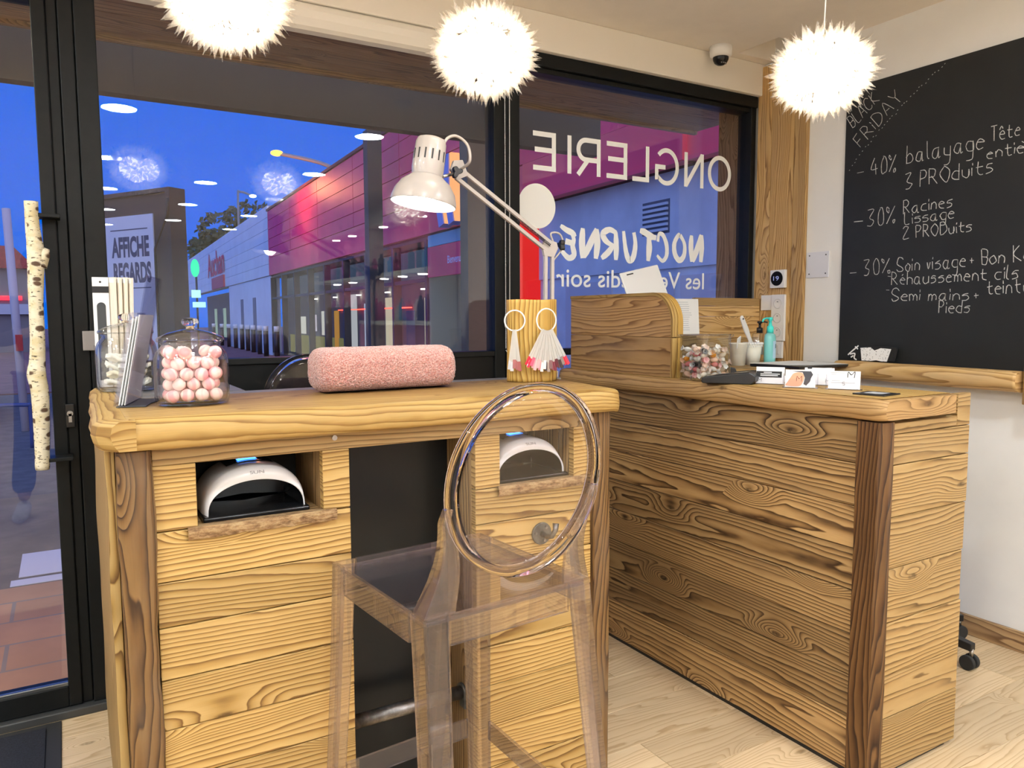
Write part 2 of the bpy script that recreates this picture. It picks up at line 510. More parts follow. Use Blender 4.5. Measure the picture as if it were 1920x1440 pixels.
M_post2 = wood('wood_post_old', (0.215, 0.12, 0.042), (0.155, 0.078, 0.025), (0.045, 0.021, 0.008), lines=55, cath=17, bump=0.6, greyamt=0.6, grey=(0.17, 0.125, 0.09), tonevar=0.2)
M_stump = wood('wood_stump', (0.54, 0.36, 0.10), (0.46, 0.27, 0.055), (0.24, 0.115, 0.02), lines=60, cath=14, bump=0.6, greyamt=0.4, grey=(0.40, 0.19, 0.04), tonevar=0.1)
M_clad = wood('wood_cladding', (0.56, 0.36, 0.15), (0.47, 0.28, 0.10), (0.24, 0.12, 0.035), lines=55, cath=18, bump=0.4, greyamt=0.2, tonevar=0.5, knots=8)
M_tower = wood('wood_tower', (0.44, 0.26, 0.10), (0.34, 0.19, 0.065), (0.18, 0.085, 0.025), lines=50, cath=17, bump=0.3, greyamt=0.2, tonevar=0.35)
M_floor = wood('oak_floor', (0.66, 0.50, 0.31), (0.60, 0.44, 0.26), (0.46, 0.31, 0.16), lines=50, cath=12, bump=0.08, greyamt=0.25, grey=(0.48, 0.36, 0.23), tonevar=0.22, rough=0.42, fiber=0.18, sharp=0.4)
M_log = wood('wood_log', (0.66, 0.44, 0.20), (0.56, 0.35, 0.13), (0.34, 0.18, 0.06), lines=40, cath=9, bump=0.3, greyamt=0.3, tonevar=0.1)
M_canopy = wood('canopy_boards', (0.33, 0.19, 0.10), (0.26, 0.145, 0.07), (0.14, 0.07, 0.03), lines=35, cath=9, bump=0.1, greyamt=0.25, tonevar=0.2)
M_skirt = wood('wood_skirting', (0.45, 0.29, 0.14), (0.35, 0.21, 0.10), (0.17, 0.09, 0.04), lines=75, cath=14, bump=0.3, tonevar=0.2)
M_grey_top = plain('grey_worktop', (0.13, 0.125, 0.12), 0.5, noise_amt=0.25, nscale=20)

M_wall = plain('white_wall', (0.80, 0.79, 0.76), 0.7, noise_amt=0.03, nscale=3, bump=0.06, bscale=120)
M_ceil = plain('ceiling_paint', (0.83, 0.76, 0.67), 0.8, noise_amt=0.02)
M_alu = plain('black_aluminium', (0.009, 0.010, 0.010), 0.42, spec=0.18, noise_amt=0.1, nscale=30)
M_alu2 = plain('black_aluminium_lip', (0.05, 0.052, 0.052), 0.35)
M_panel = plain('black_panel', (0.008, 0.009, 0.009), 0.3, spec=0.25)
M_glass = thin_glass('window_glass', (0.97, 0.985, 0.98), (0.8, 0.85, 0.85), refl=1.0)
M_jar = thin_glass('jar_glass', (0.99, 0.998, 0.995), (0.55, 0.62, 0.62), refl=2.0, edge_pow=4.0)
M_acryl = thin_glass('clear_acrylic', (0.98, 0.98, 0.995), (0.78, 0.77, 0.88), refl=0.7, edge_pow=3)
M_frost = thin_glass('frosted_tip', (0.93, 0.93, 0.92), (0.8, 0.8, 0.8), refl=1.0, base_alpha=0.45, base=(0.8, 0.78, 0.74))
M_white = plain('white_plastic', (0.80, 0.79, 0.77), 0.35)
M_cream = plain('cream_lamp_metal', (0.44, 0.40, 0.375), 0.3, coat=0.3)
M_black = plain('black_plastic', (0.012, 0.012, 0.013), 0.35)
M_blackgloss = plain('black_gloss', (0.008, 0.008, 0.009), 0.14, spec=0.35)
M_rubber = plain('black_rubber', (0.02, 0.02, 0.02), 0.7)
M_steel = plain('brushed_steel', (0.45, 0.45, 0.45), 0.3, 1.0)
M_iron = plain('raw_iron', (0.22, 0.21, 0.20), 0.4, 1.0, noise_amt=0.4, nscale=40)
M_castiron = plain('dark_cast_iron', (0.12, 0.115, 0.10), 0.5, 0.6, noise_amt=0.3, nscale=60)
M_vinyl = plain('white_vinyl', (0.88, 0.89, 0.88), 0.6)
M_paper = plain('white_paper', (0.80, 0.80, 0.79), 0.8, noise_amt=0.02)
M_ink = plain('black_ink', (0.02, 0.02, 0.022), 0.8)
M_greyink = plain('grey_ink', (0.35, 0.35, 0.36), 0.8)
M_chalk = plain('white_chalk', (0.52, 0.52, 0.50), 0.95, noise_amt=0.3, nscale=300)
M_board = plain('blackboard_paint', (0.010, 0.0115, 0.012), 0.5, noise_amt=0.25, nscale=2.5)
M_mat = plain('mat_carpet', (0.012, 0.014, 0.022), 0.95, noise_amt=0.5, nscale=200, bump=0.8, bscale=500)

def M_(name, col, rough=0.5, **k): return plain(name, col, rough, **k)

# clear polycarbonate for the stool and chair
def polycarb():
    mt, nt, out = newmat('clear_polycarbonate')
    p = N(nt, 'ShaderNodeBsdfGlass'); p.inputs[0].default_value = (0.965, 0.955, 0.985, 1); p.inputs['Roughness'].default_value = 0.0; p.inputs['IOR'].default_value = 1.2
    L(nt, p.outputs[0], out.inputs[0]); return mt
M_poly = polycarb()
M_polyt = thin_glass('clear_polycarbonate_sheet', (0.965, 0.955, 0.98), (0.50, 0.46, 0.60), refl=1.4, edge_pow=2.2, base_alpha=0.02, base=(0.72, 0.68, 0.78))
_nt = M_polyt.node_tree; _o = [n for n in _nt.nodes if n.type == 'OUTPUT_MATERIAL'][0]; _src = _o.inputs[0].links[0].from_socket
_g = N(_nt, 'ShaderNodeBsdfGlass'); _g.inputs[0].default_value = (.96, .95, .98, 1); _g.inputs['Roughness'].default_value = 0; _g.inputs['IOR'].default_value = 1.25
_m = N(_nt, 'ShaderNodeMixShader'); _m.inputs[0].default_value = .40; L(_nt, _src, _m.inputs[1]); L(_nt, _g.outputs[0], _m.inputs[2]); L(_nt, _m.outputs[0], _o.inputs[0])

# ------------------------------------------------------------------ room shell
XL, YB = -3.2, -7.6       # left wall, back wall
mb = MB()
y = YB
k = 0
pw = 0.19
while y < GLASS_Y+0.05:
    x = XL - random.uniform(0, 1.2)
    while x < WX:
        ln = 1.29
        x0, x1 = max(x, XL), min(x+ln, WX)
        if x1 > x0: mb.box(x0+0.0006, x1-0.0006, y+0.0006, min(y+pw, GLASS_Y+0.06)-0.0006, -0.012, 0.0, 'x')
        x += ln
    y += pw
fl = struct(mb.build('floor', M_floor, bevel=0.0008, bseg=1), 'pale oak plank floor of the salon', 'floor')
mb = MB().box(XL, WX+0.2, YB, GLASS_Y+0.04, -0.10, -0.0125)
mb.build('subfloor', plain('seam_dark', (0.10, 0.065, 0.035), 0.9), fl)

# ceiling with a notch above the window corner
rx0, rx1, ry0, ry1 = 2.885, WX, 2.47, 2.71
mb = MB()
z0, z1 = CEIL, CEIL+0.12
mb.box(XL, rx0, YB, GLASS_Y+0.1, z0, z1); mb.box(rx0, WX+0.15, YB, ry0, z0, z1); mb.box(rx0, WX+0.15, ry1, GLASS_Y+0.1, z0, z1)
mb.box(rx0, WX+0.15, ry0, ry1, z1, z1+0.05)
struct(mb.build('ceiling', M_ceil), 'plain beige ceiling', 'ceiling')

mb = MB().box(WX, WX+0.15, YB, GLASS_Y+0.2, 0, CEIL+0.16)
struct(mb.build('wall_right', M_wall), 'white wall behind the blackboard', 'wall')
mb = MB().box(XL-0.15, XL, YB, GLASS_Y+0.2, 0, CEIL+0.12)
struct(mb.build('wall_left', M_wall), 'white side wall behind the photographer', 'wall')
mb = MB().box(XL-0.15, WX+0.15, YB-0.15, YB, 0, CEIL+0.12)
struct(mb.build('wall_back', M_wall), 'white back wall of the salon', 'wall')

# bulkhead above the shop window
mb = MB().box(XL, WX, 2.765, GLASS_Y+0.1, 2.415, CEIL)
struct(mb.build('trim_1', plain('bulkhead_paint', (0.80, 0.75, 0.67), 0.7), bevel=0.004), 'white bulkhead above the shop window', 'bulkhead')
# wood cladding on the right wall beside the window
mb = MB()
ys = [2.487, 2.56, 2.70, 2.79]
for i in range(3): mb.box(WX-0.022, WX, ys[i]+0.001, ys[i+1]-0.001, 0.0, 2.555, 'z', tone=(0.35, 0.8, 0.95)[i])
struct(mb.build('trim_2', M_clad, bevel=0.002), 'vertical wood cladding strip between window and white wall', 'cladding')
mb = MB().box(WX-0.016, WX, YB, 2.48, 0, 0.082, 'y')
struct(mb.build('baseboard_right', M_skirt, bevel=0.003), 'brown wooden skirting along the white wall', 'skirting')

# ------------------------------------------------------------------ shop front : frames and panes
def pane(name, x0, x1, z0, z1, parent):
    mb = MB().box(x0, x1, GLASS_Y-0.004, GLASS_Y+0.004, z0, z1)
    return mb.build(name, M_glass, parent)
ZT = 2.36
w1 = struct(thing('window_1', 'large left shop window in black frame above a dark lower panel', 'window', (0.86, GLASS_Y, 0)))
mb = MB()
mb.box(0.033, 0.075, GLASS_Y-0.035, GLASS_Y+0.05, 0, ZT+0.05); mb.box(0.0765, 0.136, GLASS_Y-0.045, GLASS_Y+0.05, 0, ZT+0.05)
mb.box(1.579, 1.628, GLASS_Y-0.03, GLASS_Y+0.05, 0, ZT+0.05); mb.box(1.630, 1.695, GLASS_Y-0.045, GLASS_Y+0.05, 0, ZT+0.05)
mb.box(0.030, 0.1355, GLASS_Y-0.02, GLASS_Y+0.045, 0, ZT+0.05); mb.box(1.5795, 1.6945, GLASS_Y-0.02, GLASS_Y+0.045, 0, ZT+0.05)
mb.box(0.136, 1.579, GLASS_Y-0.04, GLASS_Y+0.05, ZT, ZT+0.055)
mb.box(0.136, 1.579, GLASS_Y-0.03, GLASS_Y+0.05, 1.135, 1.158); mb.box(0.136, 1.579, GLASS_Y-0.04, GLASS_Y+0.05, 0, 0.06)
mb.build('window_frame', M_alu, w1, bevel=0.003)
mb = MB().box(0.136, 1.579, GLASS_Y-0.015, GLASS_Y+0.015, 0.06, 1.135)
mb.build('lower_panel', M_panel, w1)
pane('window_pane', 0.136, 1.579, 1.158, ZT, w1)
w2 = struct(thing('window_2', 'right shop window with white mirrored lettering', 'window', (2.4, GLASS_Y, 0)))
mb = MB()
mb.box(3.083, 3.117, GLASS_Y-0.04, GLASS_Y+0.05, 0, ZT+0.05)
mb.box(1.695, 3.117, GLASS_Y-0.05, GLASS_Y+0.05, ZT, ZT+0.055); mb.box(1.695, 3.117, GLASS_Y-0.03, GLASS_Y+0.05, ZT-0.022, ZT-0.001)
mb.box(1.695, 3.083, GLASS_Y-0.03, GLASS_Y+0.05, 1.13, 1.158); mb.box(1.695, 3.083, GLASS_Y-0.04, GLASS_Y+0.05, 0, 0.06)
mb.build('window_frame', M_alu, w2, bevel=0.003)
pane('window_pane', 1.695, 3.083, 1.158, ZT-0.02, w2)
pane('lower_pane', 1.695, 3.083, 0.06, 1.13, w2)

# door on the left with a birch branch handle
dr = struct(thing('door_1', 'black framed glass door with a birch branch pull handle', 'door', (-0.5, GLASS_Y, 0)))
mb = MB()
mb.box(-0.0375, 0.0305, GLASS_Y-0.02, GLASS_Y+0.035, 0.03, ZT); mb.box(-0.038, 0.000, GLASS_Y-0.035, GLASS_Y+0.04, 0.03, ZT); mb.box(0.002, 0.031, GLASS_Y-0.028, GLASS_Y+0.04, 0.03, ZT)
mb.box(-1.05, -0.96, GLASS_Y-0.035, GLASS_Y+0.04, 0.03, ZT); mb.box(-0.96, -0.038, GLASS_Y-0.035, GLASS_Y+0.04, 0.03, 0.10)
mb.box(-0.96, -0.038, GLASS_Y-0.035, GLASS_Y+0.04, 2.27, ZT)
mb.build('door_frame', M_alu, dr, bevel=0.003)
mb = MB().box(-1.6, 0.20, GLASS_Y-0.06, GLASS_Y+0.06, 0, 0.028)
mb.build('threshold', M_alu2, dr, bevel=0.004)
mb = MB().box(-0.96, -0.036, GLASS_Y-0.030, GLASS_Y-0.012, 0.095, 0.112)
mb.build('glazing_bead', plain('steel_bead', (0.20, 0.21, 0.21), 0.25, 0.8), dr, bevel=0.003)
pane('door_pane', -0.965, -0.036, 0.10, 2.272, dr)
mb = MB().box(-0.004, 0.022, GLASS_Y-0.05, GLASS_Y-0.035, 0.955, 1.03)
cyl = mb.build('lock_plate', plain('lock_black', (0.01, 0.01, 0.01), 0.3), dr, bevel=0.002)
mb = MB().cyl((0.009, GLASS_Y-0.056, 1.0), (0.009, GLASS_Y-0.05, 1.0), 0.0088, 20)
mb.box(0.0045, 0.0135, GLASS_Y-0.056, GLASS_Y-0.05, 0.972, 1.0)
mb.build('keyhole_cylinder', M_steel, cyl)
mb = MB().box(0.055, 0.095, GLASS_Y-0.062, GLASS_Y-0.046, 1.20, 1.262)
mb.build('strike_plate', M_steel, dr, bevel=0.001)

def birch_mat():
    mt, nt, out = newmat('birch_bark')
    p = N(nt, 'ShaderNodeBsdfPrincipled')
    uv = N(nt, 'ShaderNodeUVMap'); uv.uv_map = 'UVMap'; sp = N(nt, 'ShaderNodeSeparateXYZ'); L(nt, uv.outputs[0], sp.inputs[0])
    u, v = sp.outputs[0], sp.outputs[1]
    a = noise_(nt, comb(nt, math_(nt, 'MULTIPLY', u, 190), math_(nt, 'MULTIPLY', v, 55), 0), 1, 2, .55)
    b = noise_(nt, comb(nt, math_(nt, 'MULTIPLY', u, 26), math_(nt, 'MULTIPLY', v, 14), 4), 1, 4, .6)
    vo = N(nt, 'ShaderNodeTexVoronoi'); vo.voronoi_dimensions = '2D'; vo.inputs['Scale'].default_value = 1
    L(nt, comb(nt, math_(nt, 'MULTIPLY', u, 22), math_(nt, 'MULTIPLY', v, 14), 0), vo.inputs['Vector'])
    base = mixc(nt, smooth01(nt, b, .4, .7), (0.72, 0.66, 0.50), (0.60, 0.50, 0.27))
    c = mixc(nt, smooth01(nt, a, .60, .66), base, (0.10, 0.075, 0.045))
    kd_ = math_(nt, 'ADD', vo.outputs['Distance'], math_(nt, 'MULTIPLY', b, .35))
    c = mixc(nt, smooth01(nt, kd_, .28, .38, 1, 0), c, (0.10, 0.055, 0.03))
    L(nt, c, p.inputs['Base Color']); p.inputs['Roughness'].default_value = .75
    bn = N(nt, 'ShaderNodeBump'); bn.inputs['Strength'].default_value = .7; bn.inputs['Distance'].default_value = .002
    L(nt, b, bn.inputs['Height']); L(nt, bn.outputs[0], p.inputs['Normal'])
    L(nt, p.outputs[0], out.inputs[0]); return mt
M_birch = birch_mat()
hy = GLASS_Y-0.098
path = [(-0.062, 1.655, .0185), (-0.062, 1.58, .019), (-0.058, 1.515, .023), (-0.059, 1.46, .023), (-0.064, 1.36, .020), (-0.066, 1.24, .020), (-0.070, 1.17, .022), (-0.074, 1.13, .026), (-0.068, 1.08, .024), (-0.068, 1.0, .023), (-0.070, .92, .021), (-0.073, .835, .0195)]
pp = catmull([(p[0], hy+0.004*math.sin(i*1.3), p[1]) for i, p in enumerate(path)], 5)
rr = []
for i in range(len(pp)):
    q = i/(len(pp)-1)*(len(path)-1); a = int(min(q, len(path)-2)); t = q-a
    rr.append(path[a][2]*(1-t)+path[a+1][2]*t+0.0012*nz(i*0.7, 3))
mb = MB().tube(pp, rr, 18)
mb.tube([(-0.050, hy, 1.46), (-0.036, hy, 1.50), (-0.030, hy, 1.515)], [.021, .017, .010], 12)
hd = mb.build('birch_handle', M_birch, dr)
for zz in (1.615, 0.862):
    mb = MB().box(-0.060, 0.012, hy-0.006, GLASS_Y-0.030, zz-0.006, zz+0.006)
    mb.build('handle_bracket', M_alu, hd, bevel=0.002)

# window lettering (vinyl on the inside of window_2, mirrored as seen from the shop)
YV = GLASS_Y-0.0052
def vin(x, z, flip=True): return frame((x, YV, z), (-1, 0, 0), (0, 0, 1))     # local x runs to the left -> mirrored reading
def arc(cx, cy, rx, ry, a0, a1, n=26): return [(cx+rx*math.cos(R_(a0+(a1-a0)*i/n)), cy+ry*math.sin(R_(a0+(a1-a0)*i/n))) for i in range(n+1)]
mb = MB(); sw = 0.0215; hgt = 0.166; zb = 1.936; h2 = sw/2
def letter(x1, polys):
    for pl in polys: ribbon(mb, pl, sw, vin(x1, zb))
def Eg(w): return [[(h2, 0), (h2, hgt)], [(0, hgt-h2), (w, hgt-h2)], [(0, hgt*.53), (w*.93, hgt*.53)], [(0, h2), (w, h2)]]
letter(2.979, [arc(.079, .083, .070, .0775, 0, 360, 48)])
letter(2.790, [[(h2, 0), (h2, hgt)], [(.118, 0), (.118, hgt)], [(h2, hgt-.004), (.118, .004)]])
letter(2.625, [arc(.078, .083, .068, .0775, 42, 318, 40)+[(.140, .020), (.140, .083)], [(.150, .080), (.085, .080)]])
letter(2.438, [[(h2, 0), (h2, hgt)], [(0, h2), (.102, h2)]])
letter(2.305, Eg(.121))
letter(2.150, [[(h2, 0), (h2, hgt)], [(0, hgt-h2), (.075, hgt-h2)]+arc(.082, hgt-h2-.043, .042, .043, 90, -90, 16)+[(.082, hgt-h2-.086), (0, hgt-h2-.086)], [(.070, .07), (.126, 0)]])
letter(1.988, [[(h2, 0), (h2, hgt)]])
letter(1.905, Eg(.119))
mb.build('vinyl_lettering', M_vinyl, w2)
# disc
mb = MB()
cv = arc(0, 0, .0965, .0965, 0, 360, 48)[:-1]
mb.add([(p[0], p[1], 0.0008) for p in cv], [tuple(range(48))], [[(0, 0)]*48], .5, False, vin(1.806, 1.782))
mb.build('vinyl_disc', M_vinyl, w2)
# brush-lettered NOCTURNE
mb = MB()
def brush(x1, zb_, polys, wd=.026):
    for pl in polys:
        pts = catmull([(a, b, 0) for a, b in pl], 6); n = len(pts)
        ws = [wd*(0.55+0.55*math.sin(PI*min(1, max(0.12, (i+1)/(n+1))))+0.12*nz(i*.6, x1*9)) for i in range(n)]
        ribbon(mb, pts, ws, vin(x1, zb_))
brush(2.794, 1.572, [[(.012, .0), (.008, .07), (.010, .135)], [(.012, .135), (.045, .05), (.068, 0)], [(.072, 0), (.080, .07), (.078, .13)]], .03)
brush(2.680, 1.572, [[(.040, .128), (.010, .085), (.012, .03), (.042, .004), (.072, .035), (.076, .085), (.052, .125), (.040, .128)]], .026)
brush(2.568, 1.566, [[(.070, .095), (.062, .132), (.036, .125), (.014, .08), (.014, .03), (.040, .004), (.075, .03)]], .022)
brush(2.488, 1.566, [[(.000, .112), (.035, .118), (.072, .135), (.102, .142)], [(.047, .120), (.044, .06), (.050, 0)]], .031)
brush(2.366, 1.562, [[(.018, .135), (.008, .08), (.020, .02), (.045, .004), (.066, .05), (.080, .138)]], .028)
brush(2.254, 1.564, [[(.012, 0), (.010, .06), (.014, .13)], [(.010, .125), (.050, .138), (.088, .118), (.070, .085), (.022, .062)], [(.030, .062), (.062, .03), (.096, .006)]], .028)
brush(2.140, 1.566, [[(.014, .0), (.006, .07), (.010, .135)], [(.010, .135), (.050, .06), (.082, .005)], [(.088, .0), (.092, .07), (.088, .135)]], .031)
brush(2.022, 1.560, [[(.012, .100), (.025, .115), (.060, .128), (.092, .145)], [(.034, .118), (.020, .09), (.026, .06), (.018, .02), (.046, .004), (.080, .030), (.088, .052)], [(.026, .070), (.066, .078)]], .025)
mb.build('brush_lettering', M_vinyl, w2)
mb = MB()
add_text(mb, 'les Vendredis soir', vin(2.806, 1.437) @ Matrix.Translation((0, 0, .0008)), width=0.900, height=0.082, bold=.006)
add_text(mb, 'non', vin(2.17, 1.268) @ Matrix.Translation((0, 0, .0008)), width=0.17, height=0.062, bold=.012)
mb.build('small_lettering', M_vinyl, w2)

# roller blind cassette and bead chain
rb = thing('roller_blind', 'white roller blind cassette above the left window with a hanging bead chain', 'blind', (0.2, 2.76, 2.36))
prof = [(2.835, 2.413), (2.775, 2.413), (2.762, 2.405), (2.758, 2.385), (2.762, 2.36), (2.775, 2.335), (2.79, 2.325), (2.835, 2.325)]
mb = MB().grid([[(x, a, b) for a, b in prof] for x in (-2.2, 1.60)], closed=True, cap=True, smooth=False)
mb.build('cassette', M_cream if False else plain('blind_white', (0.78, 0.74, 0.66), .45), rb, bevel=0.004, bseg=3)
mb = MB()
cx, cy = 1.623, GLASS_Y-0.062
pts = []
n = 190
for i in range(n):
    z = 2.33-(2.33-1.165)*i/n
    mb.sphere((cx-.010, cy, z), .0026, 6, 4); mb.sphere((cx+.013-.004*(i/n), cy, z), .0026, 6, 4)
for i in range(5):
    a = PI*(i+.5)/5; mb.sphere((cx+.0005-.010*math.cos(a), cy, 1.163-.009*math.sin(a)), .0026, 6, 4)
mb.build('bead_chain', plain('chain_white', (.72, .72, .70), .4), rb)
mb = MB().sphere((cx-.010, cy, 1.264), .005, 10, 8, sz=1.6)
mb.build('chain_joiner', M_white, rb)
# ------------------------------------------------------------------ ceiling downlights (each a lamp with trim and glowing disc)
M_led = emit('led_disc', (0.91, 1.0, 1.06), DOWNLIGHT_POWER)
dl0 = thing('downlight', 'x', 'ceiling light')
mb = MB().lathe([(.108, 0), (.108, -.006), (.099, -.008), (.099, -.004)], 32)
mb.build('trim_ring', M_white, dl0)
mb = MB().lathe([(.0991, -.0045), (.0001, -.0045)], 32)
mb.build('diffuser', M_led, dl0)
spots = [(.36, .43), (.39, -1.2), (.44, -2.8), (.5, -4.4), (.56, -6.0), (1.22, -2.0), (1.27, -3.55), (1.3, -5.1), (1.92, .48), (1.98, -1.1), (2.02, -2.7), (2.06, -4.2), (2.12, -5.8), (-1.2, .45), (-1.2, -1.6), (-1.2, -3.6), (-1.2, 1.9), (-2.4, 1.2), (-2.4, -.4), (-2.4, -2.0), (-2.4, -3.6)]  # far left row and frontmost left hand lamp added unseen, to brighten left-facing surfaces
words = ['nearest', 'second', 'third', 'fourth', 'fifth']
for i, (x, y) in enumerate(spots):
    o = dl0 if i == 0 else copy_tree(dl0)
    o.location = (x, y, CEIL)
    x_ = x
    row = 'door side' if x < .8 and x > 0 else 'middle' if x < 1.6 and x > 0 else 'blackboard side' if x > 0 else 'partly added left hand' if x > -2 else 'added unseen far left wall'
    idx = sum(1 for a, b in spots[:i] if abs(a-x) < .35)
    o['label'] = 'round white ceiling light, %s from the window in the %s row' % (words[min(idx, 4)], row)
    o['group'] = 'round ceiling downlights'

# ------------------------------------------------------------------ flower-ball pendants
def petal_mat():
    mt, nt, out = newmat('petal_plastic')
    lw = N(nt, 'ShaderNodeLayerWeight'); lw.inputs[0].default_value = .45
    tr = N(nt, 'ShaderNodeBsdfTransparent'); L(nt, mixc(nt, lw.outputs['Facing'], (1, 1, 1), (.86, .74, .55)), tr.inputs[0])
    tl = N(nt, 'ShaderNodeBsdfTranslucent'); tl.inputs[0].default_value = (1, .96, .88, 1)
    df = N(nt, 'ShaderNodeBsdfDiffuse'); df.inputs[0].default_value = (.95, .90, .82, 1)
    gl = N(nt, 'ShaderNodeBsdfGlossy'); gl.inputs[1].default_value = .08
    a = N(nt, 'ShaderNodeMixShader'); a.inputs[0].default_value = .4; L(nt, tl.outputs[0], a.inputs[1]); L(nt, df.outputs[0], a.inputs[2])
    b = N(nt, 'ShaderNodeMixShader'); uv = N(nt, 'ShaderNodeUVMap'); uv.uv_map = 'UVMap'; sx = N(nt, 'ShaderNodeSeparateXYZ'); L(nt, uv.outputs[0], sx.inputs[0]); L(nt, smooth01(nt, sx.outputs[0], .1, 1.0, .22, .80), b.inputs[0]); L(nt, a.outputs[0], b.inputs[1]); L(nt, tr.outputs[0], b.inputs[2])
    c = N(nt, 'ShaderNodeMixShader'); c.inputs[0].default_value = .10; L(nt, b.outputs[0], c.inputs[1]); L(nt, gl.outputs[0], c.inputs[2])
    L(nt, c.outputs[0], out.inputs[0]); return mt
M_petal = petal_mat()
M_bulb = emit('warm_bulb', (1.0, .92, .80), PENDANT_POWER)
def petals(seed):
    rnd = random.Random(seed); mb = MB(); n = 125
    for i in range(n):
        zz = 1-2*(i+.5)/n; ph = i*2.399963
        d = Vector((math.sqrt(1-zz*zz)*math.cos(ph), math.sqrt(1-zz*zz)*math.sin(ph), zz))
        if d.z > .965: continue
        d = (d+Vector((rnd.uniform(-.08, .08), rnd.uniform(-.08, .08), rnd.uniform(-.08, .08)))).normalized()
        base = Vector((d.x*.100, d.y*.100, d.z*.080))
        nrm = Vector((d.x, d.y, d.z*1.2)).normalized()
        s = nrm.orthogonal().normalized(); t = nrm.cross(s); a0 = rnd.uniform(0, 6.28)
        for k in range(6):
            a = a0+k*PI/3+rnd.uniform(-.12, .12)
            rad = s*math.cos(a)+t*math.sin(a); side = nrm.cross(rad)
            ln = rnd.uniform(.026, .034); ri = rnd.uniform(.024, .052)
            w = .0078
            p0 = base+rad*.003; p1 = base+rad*ln*.5+nrm*ri*.35
            tip = base+rad*ln+nrm*ri
            mid = p1-nrm*.0035
            vs = [p0, p1+side*w, mid, p1-side*w, tip]
            mb.add(vs, [(0, 2, 1), (0, 3, 2), (1, 2, 4), (2, 3, 4)], [[(0, 0), (.5, 0), (.5, 0)], [(0, 0), (.5, 0), (.5, 0)], [(.5, 0), (.5, 0), (1, 0)], [(.5, 0), (.5, 0), (1, 0)]], .5, False)
    return mb
def pendant(loc, label, seed, first=None):
    t = thing('pendant_lamp', label, 'lamp', loc, group='flower ball pendant lamps')
    petals(seed).build('petal_shade', M_petal, t, world=False)
    mb = MB()
    for k in range(3):
        a = 2*PI*k/3+.4; MB().sphere((.046*math.cos(a), .046*math.sin(a), -.005), .044, 18, 12, sz=1.15).build('bulb', M_bulb, t, world=False)
    mb = MB().cyl((0, 0, .03), (0, 0, .083), .016, 16)
    for k in range(3):
        a = 2*PI*k/3+.4; mb.cyl((0, 0, .04), (.046*math.cos(a), .046*math.sin(a), .035), .004, 6)
    mb.build('lamp_holder', M_white, t, world=False)
    h = CEIL-loc[2]
    mb = MB().tube([(0, 0, .08), (.006, .002, .08+(h-.1)*.35), (-.004, .003, .08+(h-.1)*.7), (0, 0, h-.03)], .0016, 6)
    mb.tube([(0, 0, .083), (.012, 0, .08+(h-.1)*.5), (0, 0, h-.03)], .0008, 5)
    mb.build('cord', plain('clear_cord', (.62, .60, .56), .3), t, world=False)
    mb = MB().lathe([(.0005, h), (.055, h), (.055, h-.012), (.042, h-.028), (.0005, h-.030)], 28)
    mb.build('ceiling_rose', M_white, t, world=False)
pendant((.336, 1.757, 1.984), 'leftmost flower ball pendant lamp nearest the door, cut by the top edge', 1)
pendant((.962, 1.756, 1.974), 'middle flower ball pendant lamp hanging above the manicure desk', 2)
pendant((1.80, 1.391, 1.955), 'flower ball pendant lamp hanging beside the blackboard', 3)

# dome camera on the bulkhead corner
dc = thing('dome_camera', 'white dome security camera with dark glass at the ceiling corner', 'camera', (2.745, 2.69, CEIL))
mb = MB().lathe([(.0005, 0), (.051, 0), (.052, -.020), (.050, -.042), (.040, -.050), (.0005, -.050)], 32)
mb.build('housing', M_white, dc, world=False)
mb = MB().lathe([(.037, -.049), (.036, -.062), (.028, -.077), (.015, -.085), (.0005, -.087)], 28)
dm = mb.build('dome', M_blackgloss, dc, world=False)
mb = MB()
for k in range(5):
    a = -2.2+k*.42; mb.sphere((.024*math.cos(a), .024*math.sin(a), -.0775), .004, 8, 6)
mb.build('lens', plain('lens_glint', (.5, .5, .5), .1, .6), dm, world=False)

# ------------------------------------------------------------------ manicure desk
FY = 1.666                         # plane of the front boards
dk = thing('manicure_desk', 'rustic wooden manicure desk with live edge top and open knee space', 'desk', (.69, 1.9, 0))
def boards(mb, x0, x1, zs, y0, y1, tones=None, holes=()):
    for i in range(len(zs)-1):
        mb.box(x0, x1, y0+random.uniform(-.0015, .0015), y1, zs[i]+.0012, zs[i+1]-.0012, 'x', None if tones is None else tones[i])
zs = [.008, .115, .225, .335, .445, .552, .664, .760, .866]
mb = MB(); boards(mb, .142, .5515, zs, FY, FY+.024, [.2, .75, .45, .95, .6, .8, .35, .95])
mb.box(.142, .224, FY, FY+.024, .8675, 1.003, 'x', .9); mb.box(.489, .5515, FY, FY+.024, .8675, 1.003, 'x', .8)
mb.build('left_front_boards', M_honey, dk, bevel=0.002)
mb = MB(); boards(mb, .8765, 1.236, [.008, .12, .235, .345, .45, .56, .672, .775, .866], FY, FY+.024, [.5, .9, .6, .85, .35, .95, .7, .4])
mb.box(.8765, .948, FY, FY+.024, .8675, 1.003, 'x', .75); mb.box(1.178, 1.236, FY, FY+.024, .8675, 1.003, 'x', .9)
mb.build('right_front_boards', M_honey, dk, bevel=0.002)
mb = MB().box(.142, 1.236, FY-.003, FY+.024, 1.0038, 1.052, 'x', .35)
mb.build('apron_board', M_tan, dk, bevel=0.002)
mb = MB().cyl((.517, FY-.006, 1.031), (.517, FY-.003, 1.031), .006, 14); mb.cyl((.517, FY-.0065, 1.031), (.517, FY-.0058, 1.031), .003, 8)
mb.build('cup_screw', M_steel, dk)
